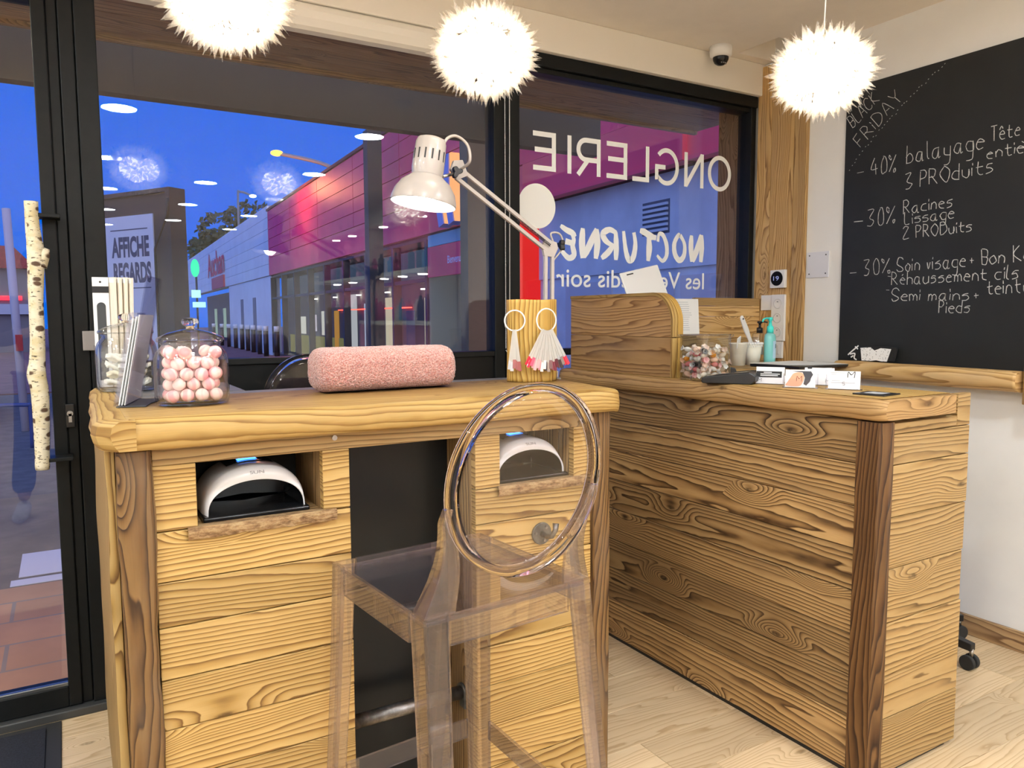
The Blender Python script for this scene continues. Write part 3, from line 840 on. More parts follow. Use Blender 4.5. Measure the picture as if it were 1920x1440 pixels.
# niches
def niche(x0, x1, nm):
    mb = MB()
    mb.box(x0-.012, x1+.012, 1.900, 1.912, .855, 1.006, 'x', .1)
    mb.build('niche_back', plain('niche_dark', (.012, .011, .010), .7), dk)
    mb = MB()
    mb.box(x0-.013, x0, FY+.0245, 1.90, .866, 1.003, 'z', .35); mb.box(x1, x1+.013, FY+.0245, 1.90, .866, 1.003, 'z', .35)
    mb.box(x0-.013, x1+.013, FY+.0245, 1.90, .855, .8655, 'x', .5)
    mb.build('niche_lining', M_brown, dk, bevel=0.001)
niche(.224, .489, 'l'); niche(.948, 1.178, 'r')
def bark_mat():
    mt, nt, out = newmat('bark'); p = N(nt, 'ShaderNodeBsdfPrincipled'); tc = N(nt, 'ShaderNodeTexCoord')
    mp = N(nt, 'ShaderNodeMapping'); mp.inputs['Scale'].default_value = (35, 80, 90); L(nt, tc.outputs['Object'], mp.inputs[0])
    a = noise_(nt, mp.outputs[0], 1, 6, .7)
    L(nt, ramp(nt, a, [(.3, (.10, .05, .02)), (.45, (.28, .16, .07)), (.6, (.46, .31, .15)), (.75, (.20, .11, .05))]), p.inputs['Base Color'])
    p.inputs['Roughness'].default_value = .85
    bn = N(nt, 'ShaderNodeBump'); bn.inputs['Strength'].default_value = 1; bn.inputs['Distance'].default_value = .006
    L(nt, a, bn.inputs['Height']); L(nt, bn.outputs[0], p.inputs['Normal']); L(nt, p.outputs[0], out.inputs[0]); return mt
M_bark = bark_mat()
def bark_sill(x0, x1):
    rows = []
    for i in range(41):
        x = x0+(x1-x0)*i/40
        a = .0025*nz(x*45, 1)+.0015*nz(x*120, 2)
        rows.append([(x, FY+.02, .8685), (x, FY-.010, .870), (x, FY-.015+a, .864+a), (x, FY-.014+a*1.5, .853), (x, FY-.010-a, .845+.003*nz(x*30, 5)), (x, FY-.0018, .842+.003*nz(x*30, 5))])
    return MB().grid(rows, closed=False, smooth=False)
for a, b in ((.203, .516), (.937, 1.234)):
    bark_sill(a, b).build('bark_sill', M_bark, dk)
# knee space : back panel, side boards
mb = MB().box(.53, .90, 1.83, 1.845, 0, 1.003, 'x')
mb.build('back_panel', M_panel, dk)
mb = MB().box(.8765, .900, FY+.0245, 1.829, .0, 1.003, 'z', .25); mb.box(.530, .5515, FY+.0245, 1.829, 0, 1.003, 'z', .25)
mb.build('knee_space_sides', M_brown, dk, bevel=.001)
# footrest pipe
mb = MB().cyl((.552, 1.745, .305), (.876, 1.745, .305), .0175, 24)
fp = mb.build('footrest_pipe', M_iron, dk)
mb = MB()
for x in (.5525, .868): mb = MB(); mb.cyl((x, 1.745, .305), (x+.0075, 1.745, .305), .024, 20); mb.box(x+.001, x+.0065, 1.725, 1.755, .265, .30); mb.build('pipe_flange', M_castiron, fp, bevel=.001)
# bag hook
hk = MB().cyl((1.072, FY-.0005, .727), (1.072, FY-.007, .727), .030, 28).build('bag_hook', M_castiron, dk, bevel=.002)
mb = MB().tube([(1.072, FY-.006, .727), (1.074, FY-.03, .724), (1.078, FY-.045, .728), (1.085, FY-.05, .745), (1.088, FY-.048, .762)], [.008, .007, .0065, .007, .009], 12)
for k in range(3):
    a = 2*PI*k/3+.9; mb.cyl((1.072+.020*math.cos(a), FY-.007, .727+.020*math.sin(a)), (1.072+.020*math.cos(a), FY-.009, .727+.020*math.sin(a)), .0042, 10)
mb.build('hook_arm', M_steel if False else M_iron, hk)
# corner posts (waney, hewn)
def hewn_post(x0, x1, y0, y1, zt, seed, amp=.006):
    rows = []
    for i in range(61):
        z = .001+(zt-.001)*i/60
        def w(k, s=1): return amp*(nz(z*4.0, k, seed)+.45*nz(z*17, k+9, seed))*s
        rows.append([(x0+w(1), y0+.008+w(2, .5), z), (x0+.010+w(1), y0+w(3, .6), z), ((x0+x1)/2+w(4, .5), y0-.004+w(5, .7), z), (x1-.008+w(6), y0+.001+w(7, .6), z), (x1+w(8), y0+.010, z), (x1+w(8, .6), y1, z), (x0+w(1, .6), y1, z)])
    return MB().grid(rows, closed=True, cap=True, smooth=False)
hewn_post(.078, .142, FY-.022, FY+.05, 1.040, 3).build('left_corner_post', M_post2, dk, bevel=.002)
hewn_post(1.237, 1.292, FY-.022, FY+.05, 1.050, 8, .005).build('right_corner_post', M_post2, dk, bevel=.002)
mb = MB()
rows = []
for i in range(41):
    z = .10+(1.04-.10)*i/40; a = .004*nz(z*6, 4)
    rows.append([(.060+a, FY+.02, z), (.077, FY+.02, z), (.077, 2.40, z), (.060+a, 2.40, z)])
mb.grid(rows, closed=True, cap=True, smooth=False); mb.build('left_side_board', M_honey, dk, bevel=.001)
mb = MB().box(1.27, 1.290, FY+.051, 2.36, 0, 1.04, 'y', .4); mb.build('right_side_board', M_brown, dk, bevel=.001)

# live edge slab
ZS = 1.108
def slab_rows(x0, x1, n, yf, yb, zt, th, seed, slant=0.0, amp=.006, drop=None):
    rows = []
    for i in range(n+1):
        q = i/n; x = x0+(x1-x0)*q
        a = amp*(nz(x*4.2, seed)+.5*nz(x*13, seed+3)); b = .0035*nz(x*9, seed+7)
        y = yf+a; t = th+.003*nz(x*3, seed+11)
        dz = 0 if drop is None else drop(x)
        c1, c2, c3 = .0022*nz(x*55, 1, seed), .0026*nz(x*38, 2, seed), .0024*nz(x*47, 4, seed)
        prof = [(yb, 0), (y+.075, 0), (y+.045, 0), (y+.022, -.0004), (y+.011+b, -.003), (y+.004+b+c1*.5, -.009), (y+.001+c1, -.018+b), (y-.001+c2, -.028), (y-.002+c3, -.038), (y-.001+c1, -t*.74+b), (y+.003+c2, -t*.88), (y+.007+c3, -t*.97), (y+.016, -t), (yb, -t)]
        row = []
        for (py, pz) in prof:
            sx = slant*(py-yf)*max(0, (q-.9)/.1)
            row.append((x+sx, py, zt+pz+dz))
        rows.append(row)
    return rows
rw = slab_rows(.098, 1.300, 120, 1.606, 2.03, ZS, .062, 2, slant=.16)
# rounded right end: pull the front corner in
for i, row in enumerate(rw):
    q = i/120
    if q > .965:
        s = (q-.965)/.035
        rw[i] = [(x-.0, y+.020*s*s*(1 if y < 1.75 else 0), z-(.006*s*s)) for x, y, z in row]
mb = MB().grid(rw, closed=True, cap=True, smooth=True, g='row')
mb.build('live_edge_top', M_slab, dk)
# hewn end cap running back on the door side
rows = []
for i in range(31):
    y = 1.602+(2.44-1.602)*i/30
    a = .004*nz(y*7, 5); s = max(0, 1-(y-1.602)/.06)
    xl = .040+.020*(y-1.65)/.8+a+.034*s*s
    e = .010+.006*nz(y*9, 2)
    rows.append([(.1125, y, ZS-.0012), (xl+.028, y, ZS-.0006), (xl+.012, y, ZS-.003), (xl, y, ZS-.012), (xl-.003+a, y, ZS-.030), (xl+.001, y, ZS-.046+a), (xl+.010, y, ZS-.060), (.1125, y, ZS-.060)])
mb = MB().grid(rows, closed=True, cap=True, smooth=False, g='row'); mb.build('hewn_end_cap', M_slab, dk)
mb = MB().box(.0985, 1.385, 2.0305, 2.13, ZS-.040, ZS-.003, 'x'); mb.box(.0985, .42, 2.131, 2.44, ZS-.040, ZS-.002, 'x')
mb.build('rear_worktop', M_grey_top, dk, bevel=.002)

# ------------------------------------------------------------------ nail curing lamps in the niches
def curing_lamp(x, label):
    t = thing('curing_lamp', label, 'nail lamp', (x, 1.79, .8664), group='nail curing lamps in the desk niches')
    w, h = .111, .100
    def arch(s, z0=.012, sh=0): return [(-w*s*math.cos(PI*k/28), 0, z0+(h*s-sh)*abs(math.sin(PI*k/28))**.8) for k in range(29)]
    rows = []
    for yy, s in ((.095, .80), (.085, .92), (.06, .985), (0, 1.0), (-.045, 1.0), (-.062, .99), (-.070, .975)):
        rows.append([(p[0], yy+(.02*(p[2]/h) if yy < -.90 else 0), p[2]) for p in arch(s)])
    def inner(yo, sw_, sh_): return [(-w*sw_*math.cos(PI*k/28), yo, .012+h*sh_*abs(math.sin(PI*k/28))**.8) for k in range(29)]
    rows.append(inner(-.094, .93, .70)); rows.append(inner(-.088, .915, .685))
    for yo, a_, b_ in ((-.0879, .914, .684), (-.02, .88, .66), (.06, .86, .64)): rows.append(inner(yo, a_, b_))
    mb = MB().grid(rows[:9], smooth=True); mb.build('shell', plain('lamp_shell', (.78, .77, .78), .25, coat=.3), t, world=False)
    mb = MB().grid(rows[9:], smooth=True)
    mb.grid([[(p[0], .06, p[2]) for p in arch(.85)], [(p[0]*.02, .062, .02) for p in arch(.85)]])
    mb.build('inner_reflector', M_blackgloss, t, world=False)
    mb = MB().box(-.1135, .1135, -.100, .095, 0, .0115); mb.build('base_plate', M_blackgloss, t, world=False, bevel=.004, bseg=3)
    # top control strip follows the shell
    rows = []
    for yy in (-.030, .01, .06):
        rows.append([(px, yy, .012+h*(1-(px/w)**2)**.4+.0025+.001*(yy < -.03)) for px in [-.052+.104*k/12 for k in range(13)]])
    mb = MB().grid(rows, smooth=True); pn = mb.build('control_panel', M_blackgloss, t, world=False)
    rows = [[(px, yy, .012+h*(1-(px/w)**2)**.4+.0045) for px in [-.026+.042*k/8 for k in range(9)]] for yy in (-.025, .0)]
    mb = MB().grid(rows); mb.build('display', emit('blue_display', (.05, .22, 1.0), 3.2), pn, world=False)
    mb = MB(); add_text(mb, 'SUN', frame((-.012, -.0862, .0934), (1, 0, 0), (0, .66, .75)), width=.030, height=.008)
    mb.build('logo', M_greyink, t, world=False)
    return t
curing_lamp(.352, 'white and black nail curing lamp in the left desk niche, nearer the door')
curing_lamp(1.063, 'white and black nail curing lamp in the right desk niche, seen through the stool back')
# ------------------------------------------------------------------ clear stool and clear chair
def ghost_seat(name, label, loc, rotz, seat_h, legs=True):
    t = thing(name, label, 'stool' if seat_h > .6 else 'chair', loc, rotz)
    hw, hd = .191, .203
    th = .009
    z = seat_h
    # seat : shallow tray
    mb = MB()
    mb.box(-hw+.010, hw-.010, -hd+.010, hd-.010, z-.016, z-.009)
    mb.box(-hw+.054, hw-.054, -hd, -hd+th, z-.058, z); mb.box(-hw+.054, hw-.054, hd-th, hd, z-.058, z)
    mb.box(-hw, -hw+th, -hd+.056, hd-.056, z-.058, z); mb.box(hw-th, hw, -hd+.056, hd-.056, z-.058, z)
    mb.build('seat', M_polyt, t, world=False, bevel=.0018)
    for sx in (-1, 1):
        for sy in (-1, 1):
            rows = []
            for i in range(9):
                q = i/8
                zz = z*(1-q)+.001*q
                ox = .030*q*q*.5+.015*q; oy = (.085 if sy < 0 else .040)*q
                a = .052-.012*q
                cx, cy = sx*(hw+ox), sy*(hd+oy)
                P = [(0, 0), (-a, 0), (-a, -th), (-th, -th), (-th, -a), (0, -a)]
                rows.append([(cx+sx*p[0], cy+sy*p[1], zz) for p in P])
            if sx*sy < 0: rows = rows[::-1]
            mb = MB().grid(rows[::-1], closed=True, cap=True, smooth=False)
            mb.build('leg', M_polyt, t, world=False, bevel=.0022)
    zs = .275*seat_h/.775
    q = 1-zs/z
    exr, eyr, eyf = .015*q+.015*q*q, .085*q, .040*q
    mb = MB().box(-hw-exr+.046, hw+exr-.046, hd+eyf-.012, hd+eyf-.004, zs-.024, zs+.024)
    mb.build('stretcher', M_polyt, t, world=False, bevel=.001)
    for sx in (-1, 1):
        a = Vector((sx*(hw+exr-.007), -hd-eyr+.048, zs-.02)); b = Vector((sx*(hw+exr-.007), hd+eyf-.048, zs))
        mb = MB().sweep([a, b], [(-.004, -.024), (.004, -.024), (.004, .024), (-.004, .024)], ref=(0, 0, 1))
        mb.build('stretcher', M_polyt, t, world=False, bevel=.001)
    # round back : oval rim, thin clear panel, two flowing supports
    zc = z+.233; ra, rb_ = .168, .178
    def bk(px, pz): return (px, -hd-.028-.135*(pz-(zc-rb_))+.25*px*px, pz)
    n = 72
    pts = [bk((ra-.008)*math.cos(2*PI*i/n), zc+(rb_-.008)*math.sin(2*PI*i/n)) for i in range(n)]
    rows = []
    for i in range(n+1):
        a = 2*PI*(i % n)/n
        c, s = math.cos(a), math.sin(a)
        dep = .013+.004*max(0, -s)
        row = []
        for rr, dd in ((0, -dep), (.004, -dep-.002), (.012, -dep-.001), (.016, -dep+.004), (.016, dep-.004), (.012, dep+.001), (.004, dep+.002), (0, dep)):
            p = bk((ra-.016+rr)*c, zc+(rb_-.016+rr)*s); row.append((p[0], p[1]+dd, p[2]))
        rows.append(row)
    mb = MB().grid(rows, closed=True, smooth=True); mb.build('back_rim', M_poly, t, world=False)
    rows_f, rows_b = [], []
    for k in range(9):
        q = k/8
        rows_f.append([Vector(bk((ra-.0165)*q*math.cos(2*PI*i/n)+1e-6, zc+(rb_-.0165)*q*math.sin(2*PI*i/n)))+Vector((0, .002, 0)) for i in range(n)])
        rows_b.append([p-Vector((0, .004, 0)) for p in rows_f[-1]])
    mb = MB().grid(rows_b+rows_f[::-1], closed=True, smooth=True)
    mb.build('back_panel', M_polyp, t, world=False)
    for sx in (-1, 1):
        rows = []
        for i in range(15):
            q = i/14
            zz = z+.0015+(zc-.03-z)*q
            xo = hw-.002-.030*math.sin(PI*min(1, q*1.15)*.9)*.8+(ra+.012-hw)*q*q
            wd = .050*(1-q)**1.2+.014
            yo = -hd+.004-.030*q**.8*1.3
            dp = .030*(1-q)+.014
            yb = bk(sx*xo, zz)[1]
            yy = (-hd+.001)*(1-q)+(yb-.008)*q
            P = [(0, 0), (-wd, 0), (-wd, .008), (-.009, .008), (-.009, dp), (0, dp)]
            rows.append([(sx*(xo+p[0]), yy+p[1], zz) for p in P])
        if sx > 0: rows = rows[::-1]
        mb = MB().grid(rows[::-1], closed=True, cap=True, smooth=False)
        mb.build('back_support', M_polyt, t, world=False, bevel=.0012)
    return t
M_polyp = thin_glass('clear_back_panel', (.97, .965, .98), (.70, .68, .80), refl=1.0)
st = ghost_seat('bar_stool', 'clear transparent bar stool with a round back in front of the manicure desk', (.686, 1.392, 0), R_(5.0), .775)
gc = ghost_seat('clear_chair', 'clear round backed chair behind the desk, its rim showing beside the cushion', (.735, 2.36, 0), R_(180), .765)

# ------------------------------------------------------------------ things on the manicure desk
Z1 = ZS+.0008
# jar of pink balls
def jar(name, label, loc, sx, sy, h, rimr):
    t = thing(name, label, 'jar', loc)
    k = h
    prof = [(.0005, .006), (.90, .006), (.965, .012), (1.0, .03), (1.0, .60*k/.145*.145/.145*1.0 if False else .095*k/.145), (.985, .108*k/.145), (.93, .120*k/.145), (.82, .130*k/.145), (.76, .136*k/.145), (.765, .145*k/.145)]
    out = [(.0005, 0), (.90, 0), (.985, .004), (1.02, .02), (1.02, .096*k/.145), (1.005, .110*k/.145), (.95, .124*k/.145), (.84, .134*k/.145), (.79, .139*k/.145), (.84, .144*k/.145), (.80, .147*k/.145)]
    mb = MB().lathe(out, 48, sx=sx, sy=sy); mb.lathe(prof[::-1], 48, sx=sx*.985, sy=sy*.985)
    mb.build('jar_body', M_jar, t, world=False)
    zt = k+.0025
    lid = [(.0005, zt+.003), (.70, zt+.003), (.74, zt), (.92, zt), (.93, zt+.006), (.88, zt+.010), (.6, zt+.020), (.25, zt+.027), (.10, zt+.029), (.0005, zt+.029)]
    mb = MB().lathe(lid, 48, sx=sx, sy=sy)
    ld = mb.build('lid', M_jar, t, world=False)
    kz = zt+.029; r = .24
    mb = MB().lathe([(.0005, kz), (.12, kz), (.11, kz+.004), (.20, kz+.008), (r, kz+.014), (.20, kz+.021), (.08, kz+.024), (.0005, kz+.0245)], 32, sx=sx, sy=sx)
    mb.build('knob', M_jarknob, ld, world=False)
    return t
M_jarknob = newmat('glass_knob')[0]
_nt = M_jarknob.node_tree; _g = N(_nt, 'ShaderNodeBsdfGlass'); _g.inputs['IOR'].default_value = 1.45; L(_nt, _g.outputs[0], [n for n in _nt.nodes if n.type == 'OUTPUT_MATERIAL'][0].inputs[0])
jx, jy = .245, 1.818
jar('candy_jar', 'lidded glass jar filled with pink and white balls on the desk', (jx, jy, Z1), .0765, .062, .138, .06)
def ball_mat():
    mt, nt, out = newmat('pink_ball'); p = N(nt, 'ShaderNodeBsdfPrincipled'); tc = N(nt, 'ShaderNodeTexCoord'); oi = N(nt, 'ShaderNodeObjectInfo')
    sp = N(nt, 'ShaderNodeSeparateXYZ'); L(nt, tc.outputs['Object'], sp.inputs[0])
    w = math_(nt, 'SINE', math_(nt, 'ADD', math_(nt, 'MULTIPLY', sp.outputs[2], 330), math_(nt, 'MULTIPLY', sp.outputs[0], 110)))
    b = math_(nt, 'ADD', math_(nt, 'MULTIPLY', w, .5), math_(nt, 'MULTIPLY', oi.outputs['Random'], 1.1))
    L(nt, mixc(nt, smooth01(nt, b, .05, .75), (.92, .42, .45), (.93, .70, .66)), p.inputs['Base Color'])
    p.inputs['Roughness'].default_value = .6; p.inputs['Subsurface Weight'].default_value = .0
    L(nt, p.outputs[0], out.inputs[0]); return mt
M_ball = ball_mat()
br = .0150
b0 = None
layer_h = .0235
cnt = 0
rnd = random.Random(3)
for ly in range(5):
    zz = Z1+.0075+br+ly*layer_h
    offx = (ly % 2)*br
    pts = []
    for iy in range(-3, 4):
        for ix in range(-4, 5):
            px = (ix+(.5 if (iy+ly) % 2 else 0))*br*2.04+rnd.uniform(-.0012, .0012); py = iy*br*1.77+(ly % 2)*.006+rnd.uniform(-.0012, .0012)
            if (px/(.0735-br))**2+(py/(.0595-br))**2 <= 1.03 and (ly < 4 or rnd.random() < .75): pts.append((px, py))
    for px, py in pts:
        s = rnd.uniform(.94, 1.0)
        if b0 is None:
            mb = MB().sphere((0, 0, 0), br, 18, 11); o = b0 = mb.build('pink_ball', M_ball)
        else:
            o = b0.copy(); COL.objects.link(o)
        o.location = (jx+px, jy+py, zz+rnd.uniform(-.001, .002)); o.rotation_euler = (rnd.uniform(0, 6), rnd.uniform(0, 6), rnd.uniform(0, 6)); o.scale = (s, s, s*.97)
        tag(o, 'round pink and white swirled ball piled in the lidded glass jar', 'sweet', 'pink and white balls in the glass jar'); cnt += 1

# jar of cotton pads further back
kx, ky = .146, 2.275
jar('cotton_jar', 'glass jar of folded cotton at the back corner of the desk by the nail files', (kx, ky, ZS+.0006), .073, .06, .150, .06)
rnd = random.Random(12)
M_cot = plain('cotton', (.80, .78, .72), .95, noise_amt=.08, nscale=40, bump=.5, bscale=120)
M_cot2 = plain('cotton_cream', (.78, .72, .55), .95, noise_amt=.1, nscale=40, bump=.5, bscale=120)
c0 = None
cols = {}
idx = 0
for ly in range(4):
    for k in range(4):
        a = k*PI/2+ly*.7
        key = rnd.random() < .3
        if key not in cols:
            rows = []
            for i in range(13):
                q = i/12
                xx = -.024+.048*q
                rows.append([(xx+.002*nz(j*.5, i*.4), -.016+.032*j/6, .004*math.sin(q*7+j*.4)+.003*nz(i*.7, j*.8, 3)+.002) for j in range(7)])
            b = [[(p[0], p[1], p[2]+.010) for p in r] for r in rows]
            mb = MB().grid([r+bb[::-1] for r, bb in zip(rows, b)], closed=True, cap=True, smooth=True)
            o = cols[key] = mb.build('cotton_pad', M_cot2 if key else M_cot)
        else:
            o = cols[key].copy(); COL.objects.link(o)
        o.location = (kx+.030*math.cos(a), ky+.022*math.sin(a), ZS+.018+ly*.021); o.rotation_euler = (rnd.uniform(-.3, .3), rnd.uniform(-.3, .3), a+rnd.uniform(-.5, .5))
        tag(o, 'folded %s cotton pad inside the rear glass jar' % ('cream' if key else 'white'), 'cotton pad', '%s cotton pads in the rear glass jar' % ('cream' if key else 'white'))

# clear box with nail-file packets
bx = thing('file_box', 'clear acrylic box holding nail file packets behind the cotton jar', 'box', (.185, 2.405, ZS))
x0, x1, y0, y1 = .074, .225, 2.370, 2.435; zb_ = ZS-.0015
mb = MB()
for a in ((x0, x1, y0, y0+.003), (x0, x1, y1-.003, y1), (x0, x0+.003, y0+.0031, y1-.0031), (x1-.003, x1, y0+.0031, y1-.0031)): mb.box(a[0], a[1], a[2], a[3], zb_, zb_+.12)
mb.box(x0+.0031, x1-.0031, y0+.0031, y1-.0031, zb_, zb_+.003)
mb.build('box_walls', M_acryl, bx)
def packet(x, rz, lean, label, front):
    t = thing('nail_file_packet', label, 'packet', (x, 2.402, zb_+.0035), rz, group=None if front else 'cream nail file packets fanned in the clear box')
    t.rotation_euler = (0, lean, rz)
    wd = .020 if front else .026
    mb = MB().box(-wd, wd, -.0035, .0035, 0, .305)
    mb.build('sleeve', M_paper if front else plain('cream_card', (.78, .70, .58), .7), t, world=False, bevel=.001)
    if front:
        mb = MB().box(-.0202, .0202, -.0040, -.0036, .262, .280); bd = mb.build('header_band', M_ink, t, world=False)
        mb = MB().prism([(px, pz) for px, pz in [(-.011, .02)]+[(.011, .02)]+[(.011*math.cos(R_(a)), .225+.011*math.sin(R_(a))) for a in range(0, 181, 15)]], .0008, frame((0, -.0036, 0), (1, 0, 0), (0, 0, 1)))
        mb.build('file', plain('file_grey', (.06, .065, .07), .9, bump=.4, bscale=900), t, world=False)
        mb = MB().cyl((0, -.0037, .292), (0, -.0042, .292), .003, 12); mb.build('hang_hole', M_ink, t, world=False)
    else:
        mb = MB().box(-.0255, .0255, -.0041, -.0036, .29, .302); mb.build('white_edge', M_paper, t, world=False)
packet(.097, R_(-4), 0, 'white nail file packet with a grey file showing, at the front of the clear box', True)
for i, (x, l) in enumerate(((.122, .02), (.134, .04), (.146, .06), (.158, .08))):
    packet(x, R_(-72), l, 'cream nail file packet seen edge on, %s of the four fanned beside the grey file' % ('first', 'second', 'third', 'last')[i], False)

# slanted acrylic leaflet holder
lh = thing('leaflet_holder', 'slanted clear acrylic leaflet holder between the two glass jars', 'leaflet holder', (.15, 1.93, Z1))
lean = .20
def sl(x, y, h, t=0): return (x-.007+h*lean*.95-t+(y-1.83)*.27, y-.27*(x-.118), Z1+h)
def slab_sheet(mb, x, ya, yb, h0, h1, th): mb.add([sl(x, ya, h0), sl(x, yb, h0), sl(x, yb, h1), sl(x, ya, h1), sl(x, ya, h0, th), sl(x, yb, h0, th), sl(x, yb, h1, th), sl(x, ya, h1, th)], [(0, 1, 2, 3), (7, 6, 5, 4), (0, 4, 5, 1), (1, 5, 6, 2), (2, 6, 7, 3), (3, 7, 4, 0)])
mb = MB(); slab_sheet(mb, .118, 1.83, 2.00, 0.003, .285, .003); mb.build('back_sheet', M_acryl, lh)
mb = MB(); slab_sheet(mb, .096, 1.83, 2.00, 0.003, .205, .003); mb.build('front_pocket', M_acryl, lh)
mb = MB().prism([(.092, 1.838), (.150, 1.822), (.166, 1.885), (.21, 1.985), (.140, 2.0)], .0024, Matrix.Translation((0, 0, Z1)))
mb.build('foot_plate', plain('dark_felt', (.05, .05, .055), .6), lh, bevel=.0006)
for i in range(3):
    mb = MB(); slab_sheet(mb, .1145-.0055*i, 1.836, 1.994, .0045, .200-.004*i, .0018)
    o = mb.build('leaflet', M_paper); tag(o, 'white leaflet standing in the slanted acrylic holder', 'leaflet', 'leaflets in the acrylic holder')

# terry arm cushion
def terry():
    mt, nt, out = newmat('pink_terry'); p = N(nt, 'ShaderNodeBsdfPrincipled'); tc = N(nt, 'ShaderNodeTexCoord')
    a = noise_(nt, tc.outputs['Object'], 240, 3, .7); b = noise_(nt, tc.outputs['Object'], 30, 3, .6)
    vo = N(nt, 'ShaderNodeTexVoronoi'); vo.inputs['Scale'].default_value = 230; L(nt, tc.outputs['Object'], vo.inputs['Vector'])
    c = mixc(nt, smooth01(nt, a, .35, .65), (.46, .155, .125), (.68, .41, .36))
    c = mixc(nt, smooth01(nt, b, .4, .7, 0, .35), c, (.62, .33, .26))
    L(nt, c, p.inputs['Base Color']); p.inputs['Roughness'].default_value = .95; p.inputs['Sheen Weight'].default_value = .5
    bn = N(nt, 'ShaderNodeBump'); bn.inputs['Strength'].default_value = 1; bn.inputs['Distance'].default_value = .004
    L(nt, math_(nt, 'SUBTRACT', 1.0, vo.outputs['Distance']), bn.inputs['Height']); L(nt, bn.outputs[0], p.inputs['Normal'])
    L(nt, p.outputs[0], out.inputs[0]); return mt
rows = []
nseg, ncs = 150, 72
for i in range(nseg+1):
    q = i/nseg; x = -.197+.394*q
    e = min(q, 1-q)/.085
    e = 1 if e >= 1 else math.sqrt(max(0, 1-(1-e)**2.4))
    e = .30+.70*e
    row = []
    for j in range(ncs):
        a = 2*PI*j/ncs
        cs, sn = math.cos(a), math.sin(a)
        px = .070*math.copysign(abs(cs)**.75, cs)
        pz = .062*math.copysign(abs(sn)**.72, sn)
        if pz < 0: pz *= .85
        d = 1+.018*nz(x*30, cs*3, sn*3)+.012*random.uniform(-1, 1)
        row.append((x+.0018*random.uniform(-1, 1), px*e*d, max(-.0525, pz*e*d)))
    rows.append(row)
mb = MB().grid(rows, closed=True, cap=True, smooth=True)
cu = mb.build('arm_cushion', terry()); cu.location = (.742, 1.935, Z1+.0535); cu.rotation_euler = (0, 0, R_(2.0))
tag(cu, 'pink terry towelling arm cushion lying on the manicure desk', 'cushion')

# wooden stump carrying nail sample rings
def stump_rows(cx, cy, rx, ry, z0, z1, seed):
    rows = []
    for i in range(25):
        z = z0+(z1-z0)*i/24; row = []
        for j in range(72):
            a = 2*PI*j/72
            d = 1+.07*nz(math.cos(a)*2.2, math.sin(a)*2.2, seed+z*2)+.055*nz(math.cos(a)*7, math.sin(a)*7, seed+z*4)
            row.append((cx+rx*d*math.cos(a), cy+ry*d*math.sin(a), z+(0 if i < 24 else .003*nz(a, seed))))
        rows.append(row)
    return rows
mb = MB().grid(stump_rows(1.222, 1.948, .0785, .060, Z1, 1.352, 4), closed=True, cap=True, smooth=True)
o = mb.build('wooden_stump', M_stump); tag(o, 'short peeled wooden log standing upright on the desk corner, hung with nail sample rings', 'log')
def nail_ring(cx, cy, cz, r, n, spread, cols, label, rz=0.0, ln=.118):
    t = thing('nail_sample_ring', label, 'nail samples', (cx, cy, cz), rz)
    mb = MB().tube([(r*math.cos(2*PI*i/40), 0, r*math.sin(2*PI*i/40)) for i in range(40)], .0022, 8, closed=True)
    mb.build('ring', M_white, t, world=False)
    for i in range(n):
        q = (i/(n-1)-.5) if n > 1 else 0
        a = q*spread
        top = Vector((r*.95*math.sin(a*.9), -.004-.0012*(i % 3), -r*math.cos(a*.9)+.004))
        d = Vector((math.sin(a), 0, -math.cos(a)))
        s = Vector((d.z, 0, -d.x))
        l2 = ln*(1+.04*math.sin(i*2.1))
        def pl(h0, h1, w0, w1, dy):
            p, p2 = top+d*h0, top+d*h1
            return [p+s*w0+Vector((0, dy, 0)), p-s*w0+Vector((0, dy, 0)), p2-s*w1+Vector((0, dy, 0)), p2+s*w1+Vector((0, dy, 0)), p+s*w0+Vector((0, dy-.0012, 0)), p-s*w0+Vector((0, dy-.0012, 0)), p2-s*w1+Vector((0, dy-.0012, 0)), p2+s*w1+Vector((0, dy-.0012, 0))]
        F = [(0, 1, 2, 3), (7, 6, 5, 4), (0, 4, 5, 1), (1, 5, 6, 2), (2, 6, 7, 3), (3, 7, 4, 0)]
        mb = MB().add(pl(0, l2*.77, .0030, .0048, 0), F)
        st_ = mb.build('sample_stick', M_frost, t, world=False)
        c = cols[i % len(cols)]
        mb = MB().add(pl(l2*.772, l2, .0048, .0052, -.0004), F)
        mb.build('nail_tip', plain('polish_%02x%02x%02x' % tuple(int(255*v) for v in c), c, .12, coat=.6), st_, world=False, bevel=.0004)
    return t
nail_ring(1.222, 1.868, 1.291, .0335, 20, 1.05, [(.75, .02, .04), (.85, .03, .06), (.80, .12, .20), (.85, .35, .40), (.80, .45, .45), (.75, .40, .40), (.70, .30, .32), (.82, .78, .74), (.78, .76, .74), (.05, .045, .05), (.35, .28, .24), (.22, .12, .12), (.28, .07, .09), (.20, .03, .05), (.12, .02, .03), (.10, .06, .06), (.05, .03, .03), (.25, .20, .18), (.70, .03, .05), (.80, .04, .07)], 'wide fan of clear nail samples with red, pink and dark tips on the log')
nail_ring(1.142, 1.915, 1.290, .030, 5, .22, [(.55, .55, .58), (.6, .6, .62), (.38, .10, .10), (.42, .12, .12), (.38, .08, .08)], 'narrow bunch of nail samples with grey and dark red tips, left side of the log', R_(-40))

